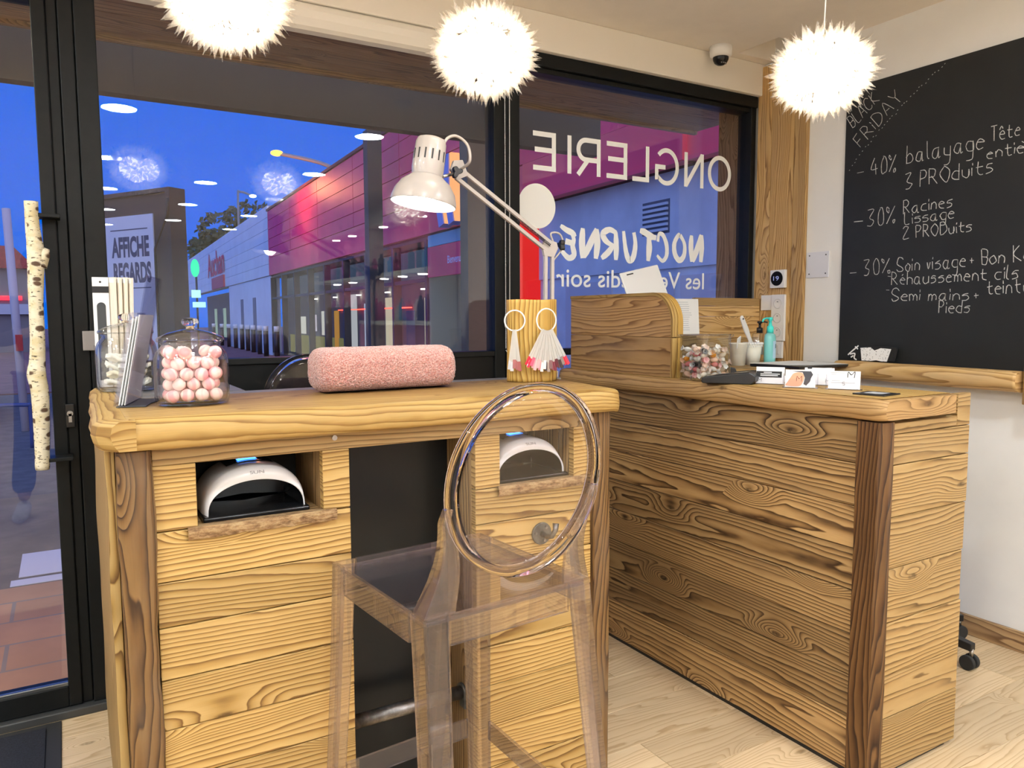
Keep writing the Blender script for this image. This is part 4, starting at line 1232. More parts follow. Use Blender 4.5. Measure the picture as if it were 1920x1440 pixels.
# clamp lamp
dl = thing('desk_lamp', 'cream swing arm desk lamp, lit, rising behind the log', 'lamp', (1.335, 2.04, ZS))
yl = 2.035
mb = MB().cyl((1.335, yl, ZS), (1.335, yl, ZS+.02), .035, 28); mb.cyl((1.335, yl, ZS+.02), (1.335, yl, ZS+.05), .012, 16)
mb.build('base', M_cream, dl, bevel=.002)
def bar(mb, a, b, w=.0055): mb.sweep([a, b], [(-w, -w), (w, -w), (w, w), (-w, w)], ref=(0, 1, 0))
J2 = Vector((1.343, yl, 1.523)); J1 = Vector((1.000, yl-.045, 1.714))
mb = MB(); bar(mb, (1.325, yl, ZS+.045), (1.328, yl, 1.495)); bar(mb, (1.352, yl, ZS+.045), (1.353, yl, 1.495)); mb.build('lower_arm', M_cream, dl, bevel=.001)
dv = (J1-J2).normalized(); pv = Vector((-dv.z, 0, dv.x))
if pv.z > 0: pv = -pv
mb = MB(); bar(mb, J2+pv*.017-dv*.0, J1+pv*.017); bar(mb, J2-pv*.012+dv*.0, J1-pv*.012); mb.build('upper_arm', M_cream, dl, bevel=.001)
mb = MB()
pts = []
A_, B_ = J2+dv*.005-Vector((0, .012, 0)), J2+dv*.155-Vector((0, .012, 0))+pv*.004
for i in range(241):
    q = i/240; a = q*2*PI*30
    pts.append(A_.lerp(B_, q)+pv*.0035*math.cos(a)+Vector((0, .0035*math.sin(a), 0)))
mb.tube(pts, .0011, 5); mb.build('tension_spring', M_black, dl)
mb = MB().prism([(-.022, -.030), (.014, -.034), (.030, -.005), (.024, .014), (-.018, .020), (-.030, .002)], .012, frame(J2+Vector((0, .006, 0)), (1, 0, 0), (0, 0, 1)))
mb.build('joint_plate', M_cream, dl, bevel=.001); mb = MB()
mb.prism([(.030, -.006), (.012, .036), (-.016, .032), (-.026, .006), (-.006, -.022)], .012, frame(J1+Vector((0, .006, 0)), (1, 0, 0), (0, 0, 1)))
mb.build('joint_plate', M_cream, dl, bevel=.001)
def star_knob(c, ax):
    poly = []
    for i in range(30):
        a = 2*PI*i/30; r = .0135+.0045*math.cos(3*a); poly.append((r*math.cos(a), r*math.sin(a)))
    return MB().prism(poly, .016, frame(c, *ax))
star_knob(J1+Vector((-.018, -.018, -.004)), ((1, 0, .2), (0, 0, 1))).build('knob', M_black, dl, bevel=.002)
star_knob(J2+Vector((.034, -.004, .006)), ((0, 1, .1), (0, 0, 1))).build('knob', M_black, dl, bevel=.002)
# head : tilted dome shade with vented socket cap
ax = Vector((.055, .02, 1)).normalized()
Hc = Vector((.871, 1.945, 1.622))
tlt = ax.to_track_quat('Z', 'X').to_matrix().to_4x4(); tlt = Matrix.Translation(Hc) @ Matrix.Rotation(R_(9.0), 4, 'Y')
outp = [(.0905, -.012), (.0895, 0), (.083, .022), (.068, .045), (.050, .060), (.0415, .066)]
mb = MB().lathe(outp+[(p[0]-.0018, p[1]-.001) for p in outp[::-1]], 48, M=tlt); shade = mb.build('lamp_shade', M_cream, dl)
mb = MB().lathe([(.0415, .062), (.0445, .085), (.042, .155), (.038, .166), (.028, .170), (.0005, .171)], 40, M=tlt)
sc_ = mb.build('socket_housing', M_cream, dl)
mb = MB()
for k in range(14):
    a = 2*PI*k/14
    Mx = tlt @ Matrix.Rotation(a, 4, 'Z') @ Matrix.Translation((.0432, 0, .118)); mb.box(-.0016, .0012, -.0022, .0022, -.014, .014, M=Mx)
mb.build('vent_slot', M_black, sc_, bevel=.0006)
mb = MB().sphere((0, 0, .012), .030, 20, 12, sz=1.2)
for i, q in enumerate(mb.v): mb.v[i] = tlt @ q
mb.build('bulb', emit('desk_bulb', (1.0, .95, .88), 30.0), dl)
h1 = tlt @ Vector((.046, 0, .075))
mb = MB().cyl(h1, J1+Vector((-.012, .0, -.004)), .0045, 10); mb.build('head_bracket', M_steel, dl)
h2_ = tlt @ Vector((.040, 0, .128))
mb = MB().tube(catmull([h2_, h2_+Vector((.008, 0, .045)), h2_+Vector((.040, 0, .062)), h2_+Vector((.074, -.005, .040)), h2_+Vector((.078, -.01, -.005)), J1+pv*(-.010)+Vector((0, -.004, 0))], 8), .0042, 8)
mb.build('cable', M_cream, dl); mb = MB()
mb.tube(catmull([J2-pv*.012-dv*.02, J2+Vector((.005, 0, .040)), J2+Vector((.040, 0, .040)), J2+Vector((.05, 0, .0)), J2+Vector((.012, .008, -.05))], 8), .0032, 8)
mb.build('cable', M_cream, dl)
# ------------------------------------------------------------------ reception counter
RX = 1.866
rc = thing('reception_counter', 'brown plank reception counter with a live edge top and dark corner post', 'counter', (2.05, 1.9, 0))
zs = [.012, .165, .29, .41, .535, .655, .775, .895, 1.018]
mb = MB()
tones = [.95, .30, .25, .60, .45, .85, .65, .20]
for i in range(8): mb.box(RX+random.uniform(-.001, .001), RX+.022, 1.288, 2.70, zs[i]+.0013, zs[i+1]-.0013, 'y', tones[i])
mb.build('front_boards', M_brown, rc, bevel=.002)
mb = MB().box(RX+.003, RX+.020, 1.30, 2.70, .0, .0118, 'y'); mb.box(RX+.05, 2.25, 1.232, 1.25, .0, .0118, 'x'); mb.build('plinth_gap', M_black, rc)
mb = MB()
ze = [.012, .175, .300, .452, .605, .75, .895, .98, 1.0745]
tones = [.35, .75, .95, .6, .55, .75, .5, .6]
for i in range(8): mb.box(1.9165, 2.285-.004*(i == 3)+(0.004 if i in (5, 6, 7) else 0), 1.2225+random.uniform(-.001, .001), 1.245, ze[i]+.0012, ze[i+1]-.0012, 'x', tones[i]) if i < 7 else mb.box(2.222, 2.288, 1.2225, 1.245, ze[i]+.0008, ze[i+1], 'x', .5)
mb.box(1.9165, 2.2215, 1.2225, 1.245, .9808, 1.010, 'x', .6)
mb.build('end_boards', M_tan, rc, bevel=.002)
mb = MB().box(2.262, 2.284, 1.246, 2.34, .0, 1.02, 'y', .5); mb.build('inner_side', M_brown, rc)
hewn_post(1.852, 1.915, 1.212, 1.287, 1.0165, 21, .004).build('corner_post', M_post, rc, bevel=.002)
# live edge slab, running along Y (built along local x and turned)
TZ = 1.080
rw = slab_rows(0, 1.50, 110, 0.0, .335, 0, .060, 31, amp=.007)
def turn(p):       # local (x along, y across) -> world ; local x=0 at Y=2.70, x grows towards the camera
    return (1.832+p[1]+.004*p[0], 2.70-p[0], TZ+p[2])
rows = [[turn(p) for p in r] for r in rw]
for i in range(len(rows)):
    q = i/110
    if q > .975:
        s = (q-.975)/.025; rows[i] = [(x+.014*s*s*(1 if x < 1.95 else 0), y, z-.004*s*s*(1 if z > TZ-.02 else -1)) for x, y, z in rows[i]]
mb = MB().grid(rows, closed=True, cap=True, smooth=True, g='row'); mb.build('live_edge_top', M_slab2, rc)
mb = MB().box(1.858, 2.166, 1.215, 2.69, TZ+.0002, TZ+.0012, 'y', .8); mb.build('planed_surface', M_slab, rc)
mb = MB().box(2.10, WX-.024, 2.345, 2.775, 1.045, 1.072, 'x', .7); mb.build('window_worktop', M_tan, rc, bevel=.002)
mb = MB().box(2.286, WX-.03, 1.98, 2.343, .72, .75); mb.build('lower_desk', M_black, rc, bevel=.002)
# wooden back panel against the window
mb = MB()
zz = [1.0728, 1.125, 1.19, 1.30, 1.352, 1.392]
for i, tn in enumerate((.4, .3, .9, .95, .15)): mb.box(2.66, 3.112, 2.745, 2.765, zz[i]+.0005, zz[i+1]-.0005, 'x', tn)
o = mb.build('wood_panel', M_clad, bevel=.001); tag(o, 'wooden plank panel standing on the worktop against the window corner', 'panel')

# wooden screen on the counter with a rounded front corner
sc = thing('wooden_screen', 'wooden screen box with a rounded front corner standing on the reception counter', 'screen', (1.87, 2.35, TZ))
def rounded(y0, y1, z0, z1, r):
    return [(y1, z0), (y1, z1)]+[(y0+r-r*math.sin(R_(a)), z1-r+r*math.cos(R_(a))) for a in range(0, 91, 9)]+[(y0, z0)]
Z2 = TZ+.0016
Mx = frame((1.868, 0, 0), (0, 1, 0), (0, 0, 1))
zmid = 1.225
rr = rounded(2.045, 2.668, Z2, 1.376, .10)
low = [(2.668, Z2), (2.668, zmid-.0005), (2.045, zmid-.0005), (2.045, Z2)]
upp = [(2.668, zmid+.0005), (2.668, 1.376)]+rr[2:-1]+[(2.045, zmid+.0005)]
mb = MB(); mb.prism(low, -.018, frame((1.888, 0, 0), (0, 1, 0), (0, 0, 1)), .25); mb.prism(upp, -.018, frame((1.888, 0, 0), (0, 1, 0), (0, 0, 1)), .85)
mb.build('side_boards', M_tower, sc, bevel=.0015)
def band(x0, x1, d):
    pth = [(2.668, 1.376)]+[(2.045+.10-.10*math.sin(R_(a)), 1.376-.10+.10*math.cos(R_(a))) for a in range(0, 91, 6)]+[(2.045, zmid+.002)]
    rows = []
    for i, (y, z) in enumerate(pth):
        a = (2.668, 1.376) if i == 0 else pth[i-1]; b = pth[min(i+1, len(pth)-1)]
        t = Vector((b[0]-a[0], b[1]-a[1])); t = t.normalized() if t.length else Vector((-1, 0)); n_ = Vector((t.y, -t.x))
        n_ = n_ if (n_.x*-1+n_.y) > 0 else -n_
        rows.append([(x0, y, z), (x0, y+n_.x*d, z+n_.y*d), (x1, y+n_.x*d, z+n_.y*d), (x1, y, z)])
    mb = MB().grid(rows, closed=True, cap=True, smooth=False)
    mb.box(x0, x1, 2.045-d, 2.045, Z2, zmid-.001, 'z')
    return mb
band(1.866, 1.889, .012).build('curved_edge', M_slab, sc, bevel=.001)
band(1.891, 1.915, .012).build('curved_edge', M_stump, sc, bevel=.001)
mb = MB().prism(rr, -.018, frame((1.912, 0, 0), (0, 1, 0), (0, 0, 1)), .5); mb.build('inner_boards', M_tower, sc)

# white tablet leaning behind the screen
mb = MB().box(-.118, .118, -.005, .005, 0, .30)
o = mb.build('tablet', None); o.location = (2.155, 2.41, 1.217); o.rotation_euler = (R_(-17), R_(-11), R_(8))
o.data.materials.append(plain('tablet_shell', (.72, .71, .70), .35))
o.modifiers.new('b', 'BEVEL').width = .003
tag(o, 'white tablet tilted up behind the wooden screen in front of the window', 'tablet')
mb = MB().box(-.085, -.045, -.0058, -.0052, .284, .289); c = mb.build('speaker_slot', M_ink, o, world=False)
sd = thing('tablet_stand', 'dark stand holding up the white tablet behind the wooden screen', 'stand', (2.15, 2.43, 1.0725))
MB().box(2.05, 2.25, 2.395, 2.475, 1.0728, 1.082).build('base', M_black, sd, bevel=.002)
MB().box(2.07, 2.24, 2.405, 2.440, 1.0825, 1.1925).build('post', M_black, sd, bevel=.002)

# paper leaning on the window panel
mb = MB().box(-.075, .075, -.0004, .0004, 0, .165)
o = mb.build('price_sheet', M_paper); o.location = (2.497, 2.62, 1.217); o.rotation_euler = (R_(-4), 0, R_(2))
tag(o, 'white printed sheet leaning beside the wooden panel, above the sweet jar', 'paper')
mb = MB()
for i in range(14):
    z = .148-.0098*i; w = .055*(.6+.4*abs(nz(i*.9, 4))); mb.box(-.060, -.060+2*w, -.0007, -.0005, z, z+.0022)
mb.build('printed_lines', plain('pale_ink', (.45, .48, .52), .8), o, world=False)
mb = MB().box(2.425, 2.565, 2.633, 2.665, 1.0728, 1.216); o = mb.build('sheet_block', M_tan, bevel=.002); tag(o, 'small wooden block carrying the printed sheet', 'block')

# square glass jar of wrapped sweets
cj = thing('sweet_jar', 'square glass jar of wrapped sweets on the reception counter', 'jar', (1.915, 1.925, TZ))
x0, x1, y0, y1 = 1.850, 1.985, 1.862, 1.990; zb_, zt_ = Z2, 1.238
def sq(x0, x1, y0, y1, r, n=5):
    o = []
    for cx, cy, a0 in ((x1-r, y1-r, 0), (x0+r, y1-r, 90), (x0+r, y0+r, 180), (x1-r, y0+r, 270)):
        for k in range(n+1): o.append((cx+r*math.cos(R_(a0+90*k/n)), cy+r*math.sin(R_(a0+90*k/n))))
    return o
def ring(z, d): return [(x, y, z) for x, y in sq(x0-d, x1+d, y0-d, y1+d, .018)]
mb = MB().grid([ring(zb_, -.003), ring(zb_+.003, 0), ring(zt_-.010, 0), ring(zt_-.006, .006), ring(zt_, .007), ring(zt_+.001, .002), ring(zt_-.01, -.004), ring(zb_+.010, -.004), ring(zb_+.007, -.008)], closed=True, cap=True, smooth=True)
mb.build('jar_glass', M_jar, cj)
rnd = random.Random(5)
pal = [('orange', (.90, .36, .02)), ('pale', (.86, .78, .66)), ('pink', (.88, .28, .30)), ('green', (.03, .30, .14)), ('white', (.88, .86, .82)), ('black', (.03, .03, .035)), ('peach', (.90, .62, .48)), ('white', (.88, .86, .82)), ('orange', (.90, .36, .02)), ('pale', (.86, .78, .66)), ('orange', (.90, .36, .02)), ('peach', (.90, .62, .48)), ('pink', (.88, .28, .30))]
sw = {}
for ly in range(6):
    for k in range(9):
        nm, c = rnd.choice(pal)
        px = x0+.0245+(k % 3)*.043+rnd.uniform(-.006, .006); py = y0+.024+(k//3)*.040+rnd.uniform(-.005, .005)
        if nm not in sw:
            mb = MB().sphere((0, 0, 0), .0115, 12, 8, sx=1.35, sz=.8)
            o = mb.build('wrapped_sweet', plain('wrapper_'+nm, c, .25, coat=.5)); sw[nm] = o
            for s in (-1, 1):
                rows = []
                for i in range(4):
                    q = i/3; rows.append([(s*(.0145+.010*q), (.002+.009*q)*math.cos(2*PI*j/10), (.002+.006*q)*math.sin(2*PI*j/10)*(1+.5*(j % 2))) for j in range(10)])
                MB().grid(rows, closed=True, smooth=False).build('wrapper_twist', plain('twist_'+nm, tuple(.5*v+.36 for v in c), .3), o, world=False)
        else: o = copy_tree(sw[nm])
        o.location = (px, py, zb_+.021+ly*.0165+rnd.uniform(-.002, .002)); o.rotation_euler = (rnd.uniform(-.6, .6), rnd.uniform(-.6, .6), rnd.uniform(0, 6))
        s = .92; o.scale = (s, s, s)
        tag(o, '%s wrapped sweet in the square glass jar' % nm, 'sweet', '%s wrapped sweets in the square jar' % nm)

# payment terminal in front of it
pt = thing('payment_terminal', 'black card payment terminal lying in front of the sweet jar', 'card terminal', (1.880, 1.775, Z2), R_(-60))
mb = MB().prism([(-.085, .004), (-.080, 0), (.075, 0), (.088, .010), (.090, .028), (.070, .040), (-.055, .024), (-.083, .018)], .074, Matrix.Translation((0, .037, 0)) @ Matrix.Rotation(PI/2, 4, 'X'))
mb.build('housing', M_black, pt, world=False, bevel=.003)
mb = MB().add([(-.05, -.030, .0262), (.005, -.030, .0330), (.005, .030, .0330), (-.05, .030, .0262)], [(0, 1, 2, 3)]); mb.build('keypad', plain('keypad_grey', (.06, .06, .062), .6), pt, world=False)
mb = MB().add([(.012, -.030, .0340), (.062, -.030, .0402), (.062, .030, .0402), (.012, .030, .0340)], [(0, 1, 2, 3)]); mb.build('screen', M_blackgloss, pt, world=False)
# second dark device behind the jar
mb = MB().prism([(-.055, 0), (.055, 0), (.058, .012), (.050, .030), (-.02, .042), (-.055, .036)], .06, Matrix.Translation((0, .03, 0)) @ Matrix.Rotation(PI/2, 4, 'X'))
o = mb.build('card_reader', M_black, bevel=.004); o.location = (2.085, 2.02, Z2); o.rotation_euler = (0, 0, R_(-25)); tag(o, 'small black card reader half hidden behind the sweet jar', 'card reader')
mb = MB().tube(catmull([(2.12, 2.0, TZ+.012), (2.17, 1.93, TZ+.022), (2.20, 1.87, TZ+.012), (2.21, 1.83, TZ+.004)], 8), .0022, 6)
o = mb.build('cable', M_rubber); tag(o, 'thin black cable curving across the counter behind the card terminal', 'cable')

# business card holders
def holder(x, y, rz, label, kind):
    t = thing('card_holder', label, 'card holder', (x, y, Z2), rz)
    lean = -.22
    rot = Matrix.Rotation(lean, 4, 'X')
    mb = MB().box(-.050, .050, .012, .0135, .001, .058, M=rot); mb.box(-.050, .050, .0, .0015, .001, .026, M=rot); mb.box(-.050, -.0485, .0016, .0119, .001, .045, M=rot); mb.box(.0485, .050, .0016, .0119, .001, .045, M=rot); mb.box(-.050, .050, -.002, .030, 0, .0012)
    mb.build('clear_tray', M_acryl, t, world=False)
    cards = MB().box(-.0435, .0435, .003, .0105, .003, .057, M=rot)
    c = cards.build('card_stack', M_paper, t, world=False)
    F_ = rot @ frame((0, .0026, .003), (1, 0, 0), (0, 0, 1))
    mb = MB()
    def rect(mb_, x0, x1, z0, z1, h=.0003): mb_.add([(x0, z0, h), (x1, z0, h), (x1, z1, h), (x0, z1, h)], [(0, 1, 2, 3)], None, .5, False, F_)
    if kind == 'dark':
        rect(mb, -.043, .036, .020, .040); mb.build('dark_band', M_ink, c, world=False)
        m2 = MB()
        for z, a, b in ((.035, -.020, .005), (.030, -.030, .030), (.025, -.030, .024)): rect(m2, a, b, z, z+.0022, .0006)
        m2.build('white_text', M_paper, c, world=False); m3 = MB(); write(m3, 'M', F_ @ Matrix.Translation((-.036, .006, 0)), .010, .010, .0011)
        m3.build('logo', M_ink, c, world=False)
    elif kind == 'photo':
        pts = [(-.040, .004), (-.036, .016), (-.028, .030), (-.020, .042), (-.006, .046), (.006, .043), (.011, .030), (.006, .012), (-.004, .003)]
        mb.add([(a, b, .0006) for a, b in catmull([(p[0], p[1], 0) for p in pts], 4, True) for a, b in [(a, b)]] if False else [(p.x, p.y, .0006) for p in catmull([(p[0], p[1], 0) for p in pts], 4, True)], [tuple(range(36))], [[(0, 0)]*36], .5, False, F_); mb.build('peach_shape', plain('peach_ink', (.86, .36, .22), .7), c, world=False)
        m2 = MB()
        pts = [(-.026, .050), (.030, .050), (.036, .040), (.031, .030), (.028, .018), (.018, .006), (.010, .010), (.013, .030), (.006, .046), (-.014, .048)]
        m2.add([(p[0], p[1], .0003) for p in pts], [tuple(range(10))], [[(0, 0)]*10], .5, False, F_); m2.build('dark_shape', plain('charcoal_ink', (.05, .05, .06), .7), c, world=False)
        m3 = MB(); write(m3, 'M', F_ @ Matrix.Translation((-.010, .018, .0006)), .014, .016, .0014); m3.build('logo', M_ink, c, world=False)
    elif kind == 'voucher':
        m3 = MB(); write(m3, 'M', F_ @ Matrix.Translation((.010, .034, 0)), .018, .018, .0022); write(m3, '5', F_ @ Matrix.Translation((-.004, .012, 0)), .006, .009, .0011) if '5' in G else None
        m3.build('logo', M_ink, c, world=False); m4 = MB()
        for z, a, b in ((.048, -.038, .000), (.043, -.036, -.022), (.024, -.034, -.010), (.018, -.036, .030)): rect(m4, a, b, z, z+.0012)
        m4.build('printed_lines', M_greyink, c, world=False)
    else:
        m3 = MB(); rect(m3, -.035, -.022, .050, .057); write(m3, 'M', F_ @ Matrix.Translation((.020, .008, 0)), .009, .009, .0009); m3.build('logo', M_ink, c, world=False)
    return t
G['5'] = '39 09 06 26 35 34 23 03'
fz = R_(-58)
holder(1.950, 1.672, fz, 'clear card holder with a black banded card, nearest the card terminal', 'dark')
holder(1.922, 1.533, fz, 'clear card holder with a peach and black picture card', 'photo')
holder(2.045, 1.560, fz, 'clear card holder with plain white cards, behind the picture card holder', 'plain')
holder(1.982, 1.425, fz, 'clear card holder with white voucher cards marked 5, nearest the counter corner', 'voucher')
mb = MB().box(-.045, .045, -.045, .045, 0, .004); o = mb.build('counter_plaque', M_black, bevel=.001)
o.location = (1.945, 1.295, Z2); o.rotation_euler = (0, 0, R_(6)); tag(o, 'flat black plaque lying on the counter corner', 'plaque')
mb = MB().box(-.026, .026, -.026, .026, .0041, .0044); mb.build('pale_square', M_greyink, o, world=False)
# small dice-like white block near the terminal
o = MB().box(2.02, 2.075, 1.70, 1.745, Z2, Z2+.02).build('eraser_block', M_white, bevel=.002); tag(o, 'small white block beside the card terminal', 'block')

# cups with white brush, bottles, papers on the window worktop
WT = 1.0725
def cup(x, y, label):
    t = thing('cup', label, 'cup', (x, y, WT))
    mb = MB().lathe([(.0005, .003), (.030, .003), (.040, .098), (.043, .100), (.044, .104), (.042, .105), (.038, .100), (.032, .0), (.0005, 0)], 28)
    mb.build('cup_body', plain('cup_cream', (.80, .77, .66), .5), t, world=False); return t
def cup2(x, y, label):
    t = thing('cup', label, 'cup', (x, y, WT))
    mb = MB().lathe([(.0005, .003), (.030, .003), (.042, .100), (.044, .1005), (.030, 0), (.0005, 0)], 28); mb.build('cup_body', plain('cup_cream', (.80, .77, .66), .5), t, world=False)
    mb = MB()
    for k in range(26):
        a = 2*PI*k/26; mb.sphere((.043*math.cos(a), .043*math.sin(a), .100), .006, 8, 5)
        mb.sphere((.041*math.cos(a+.1), .041*math.sin(a+.1), .088), .004, 6, 4)
    mb.build('lace_rim', M_white, t, world=False); return t
cup(2.700, 2.500, 'plain cream cup on the worktop, left of the lace rimmed cup')
cup2(2.795, 2.500, 'cream cup with a lace rim between plain cup and hand gel')
br_ = thing('white_brush', 'white brush with a long handle leaning out of the lace rimmed cup', 'brush', (2.77, 2.49, WT+.006))
mb = MB()
a, b = Vector((2.795, 2.497, WT+.075)), Vector((2.665, 2.455, 1.300))
pts = [a.lerp(b, q) for q in (0, .15, .35, .6, .85, .97, 1)]
rows = []
d = (b-a).normalized(); s = d.cross(Vector((0, 1, 0))).normalized(); t_ = d.cross(s)
for p, w in zip(pts, (.016, .012, .011, .0155, .013, .011, .006)): rows.append([p+s*w*math.cos(2*PI*k/14)+t_*w*.5*math.sin(2*PI*k/14) for k in range(14)])
MB().grid(rows, closed=True, cap=True).build('handle', M_white, br_)
hp = a.lerp(b, .93); MB().cyl(hp-t_*.0075, hp+t_*.0075, .004, 10).build('hang_hole', M_ink, br_)
mb = MB().box(2.775, 2.815, 2.488, 2.512, WT+.006, WT+.076); mb.build('bristles', M_cot2, br_)
o = MB().box(-.018, .018, -.002, .002, 0, .05).build('folded_card', M_paper); o.location = (2.682, 2.485, WT+.085); o.rotation_euler = (R_(12), R_(-18), R_(20)); tag(o, 'folded white card sticking out of the plain cream cup', 'card')

gb = thing('hand_gel_bottle', 'turquoise hand gel pump bottle in front of the socket strip', 'bottle', (2.865, 2.460, WT))
mb = MB().lathe([(.0005, 0), (.028, 0), (.031, .004), (.031, .125), (.028, .140), (.015, .150), (.0005, .152)], 28, sy=.75); mb.build('bottle_body', plain('turquoise_gel', (.22, .62, .60), .12, coat=.4), gb, world=False)
mb = MB().lathe([(.0005, .150), (.016, .150), (.015, .178), (.0085, .184), (.006, .205), (.010, .207), (.011, .222), (.0005, .223)], 24); mb.tube(catmull([(0, 0, .216), (-.030, -.004, .218), (-.056, -.008, .213), (-.062, -.009, .202)], 6), .0042, 8); mb.build('pump', plain('pump_turquoise', (.06, .75, .66), .35), gb, world=False)
mb = MB().lathe([(.0314, .03), (.0316, .031), (.0316, .114), (.0314, .115)], 28, sy=.76); 
mb = MB().grid([[(.0318*math.cos(R_(a)), .0242*math.sin(R_(a)), z) for a in range(-100, -10, 9)] for z in (.03, .07, .112)]); lb = mb.build('label_sheet', plain('pale_blue_label', (.45, .65, .80), .5), gb, world=False)
mb = MB().grid([[(.0322*math.cos(R_(a)), .0246*math.sin(R_(a)), z) for a in range(-70, -40, 6)] for z in (.078, .098)]); mb.build('leaf_mark', plain('dark_teal', (.05, .10, .14), .6), lb, world=False)
cb = thing('pump_bottle', 'clear pump bottle with black pump behind the turquoise hand gel', 'bottle', (2.885, 2.540, WT))
mb = MB().lathe([(.0005, .001), (.036, .001), (.038, .006), (.038, .140), (.034, .146), (.014, .148)], 28, sy=.8); mb.build('bottle_body', M_jar, cb, world=False)
mb = MB().lathe([(.0005, .148), (.0145, .148), (.0145, .172), (.006, .175), (.006, .192), (.012, .194), (.012, .204), (.0005, .205)], 20); mb.tube([(0, 0, .199), (.03, 0, .201), (.05, 0, .198)], .004, 8); mb.build('pump', M_black, cb, world=False)
mb = MB().box(-.030, -.010, -.0322, -.0312, .045, .098); mb.build('label_sheet', M_paper, cb, world=False)
rnd = random.Random(2)
for i in range(3):
    o = MB().box(-.16, .16, -.105, .105, 0, .0006).build('paper_sheet', M_paper); o.location = (2.90-.02*i, 2.30+.015*i, WT+.012+.0012*i); o.rotation_euler = (0, 0, R_(-12+7*i))
    tag(o, 'white sheet in the loose paper pile on the black tray by the log shelf', 'paper', 'papers on the black tray')
o = MB().box(2.70, 3.10, 2.16, 2.43, WT+.0005, WT+.0115).build('document_tray', M_black, bevel=.002); tag(o, 'flat black document tray under the loose papers', 'tray')

# ------------------------------------------------------------------ on the right wall
o = thing('thermostat', 'square white thermostat with round black display on the wood cladding', 'thermostat', (WX-.022, 2.625, 1.486))
MB().box(WX-.040, WX-.0225, 2.580, 2.672, 1.441, 1.531).build('cover', M_white, o, bevel=.003)
MB().cyl((WX-.0402, 2.628, 1.488), (WX-.043, 2.628, 1.488), .036, 36).build('dial', plain('dial_black', (.006, .006, .007), .6, spec=.1), o)
mb = MB(); add_text(mb, '19', frame((WX-.0435, 2.648, 1.478), (0, -1, 0), (0, 0, 1)), width=.034, height=.022); mb.build('digits', emit('dim_blue', (.35, .40, .75), .55), o)
ss = thing('socket_strip', 'white vertical strip of three wall sockets with a switch below', 'sockets', (WX-.022, 2.62, 1.1))
MB().box(WX-.036, WX-.0225, 2.580, 2.664, 1.175, 1.408).build('socket_plate', M_white, ss, bevel=.003)
for z in (1.362, 1.291, 1.220):
    mb = MB()
    pf = [(.0005, -.001), (.020, -.001), (.021, .0015), (.025, .0015), (.0255, 0)]
    mb.lathe(pf, 28, M=frame((WX-.0363, 2.622, z), (0, -1, 0), (0, 0, 1))); s_ = mb.build('socket', plain('socket_white', (.70, .69, .67), .3), ss)
    mb = MB()
    for dy in (-.0095, .0095): mb.cyl((WX-.0352, 2.622+dy, z), (WX-.0358, 2.622+dy, z), .0026, 8)
    mb.cyl((WX-.035, 2.622, z+.010), (WX-.041, 2.622, z+.010), .002, 8); mb.build('pin_hole', M_castiron, s_)
MB().box(WX-.034, WX-.0225, 2.590, 2.672, 1.088, 1.173).build('switch_plate', M_white, ss, bevel=.003)
MB().box(WX-.038, WX-.0345, 2.607, 2.655, 1.108, 1.155).build('rocker', plain('socket_white', (.70, .69, .67), .3), ss, bevel=.008)
MB().box(WX-.030, WX-.0225, 2.6645, 2.735, 1.33, 1.407).build('blank_plate', M_white, ss, bevel=.002)
o = thing('cover_plate', 'square pale cover plate screwed to the white wall left of the blackboard', 'plate', (WX, 2.42, 1.545))
MB().box(WX-.006, WX-.0005, 2.357, 2.480, 1.484, 1.606).build('plate', plain('cover_pale', (.70, .71, .76), .4), o, bevel=.001)
mb = MB()
for y, z in ((2.372, 1.502), (2.372, 1.590), (2.464, 1.502), (2.464, 1.590)): mb.cyl((WX-.0062, y, z), (WX-.0072, y, z), .0035, 10)
mb.build('screw', M_castiron, o)

bb = thing('blackboard', 'large blackboard with chalk price offers on the white wall', 'blackboard', (WX, 1.4, 1.1))
MB().box(WX-.010, WX-.0005, .55, 2.285, 1.045, 2.330).build('board', M_board, bb, bevel=.001)
mb = MB()
XB = WX-.0104
def cw(s, y, z, w, h, rot=0.0, st=.0042, seed=1):
    st *= .78
    M = frame((XB, y, z), (0, -math.cos(rot), math.sin(rot)), (0, math.sin(rot), math.cos(rot)))
    mb = MB(); write(mb, s, M, w, h, st, seed=seed); mb.build('chalk_writing', M_chalk, bb)
cw('BLACK', 2.248, 2.150, .155, .058, .62, .0036, 2)
cw('FRiDAY', 2.205, 2.055, .255, .062, .72, .0036, 3)
cw('-', 2.217, 1.925, .032, .06, .02, .0038, 4); cw('40%', 2.151, 1.921, .118, .072, 0.0, .0042, 5)
cw('balayage', 1.985, 1.945, .315, .072, .02, .0042, 6); cw('Tête', 1.645, 1.972, .105, .055, .02, .004, 7); cw('entière', 1.655, 1.905, .190, .050, .02, .004, 8)
cw('3 PROduits', 1.985, 1.838, .355, .062, .04, .0042, 9)
cw('-', 2.227, 1.707, .045, .06, 0, .0042, 10); cw('30%', 2.157, 1.700, .128, .070, .02, .0042, 11)
cw('Racines', 1.990, 1.735, .208, .055, .02, .0042, 12); cw('Lissage', 1.982, 1.690, .210, .050, .02, .0042, 13); cw('2 PRODuits', 1.986, 1.628, .285, .050, .02, .0042, 14)
cw('-', 2.240, 1.478, .034, .06, 0, .0042, 15); cw('30%', 2.167, 1.483, .124, .066, .03, .0042, 16)
cw('Soin visage+ Bon Kdo', 2.009, 1.488, .560, .060, .03, .0042, 17)
cw('-', 2.050, 1.455, .014, .05, 0, .003, 18); cw('Réhaussement cils', 2.032, 1.434, .512, .054, .01, .0042, 19)
cw('teinture', 1.630, 1.382, .205, .058, .03, .0042, 20)
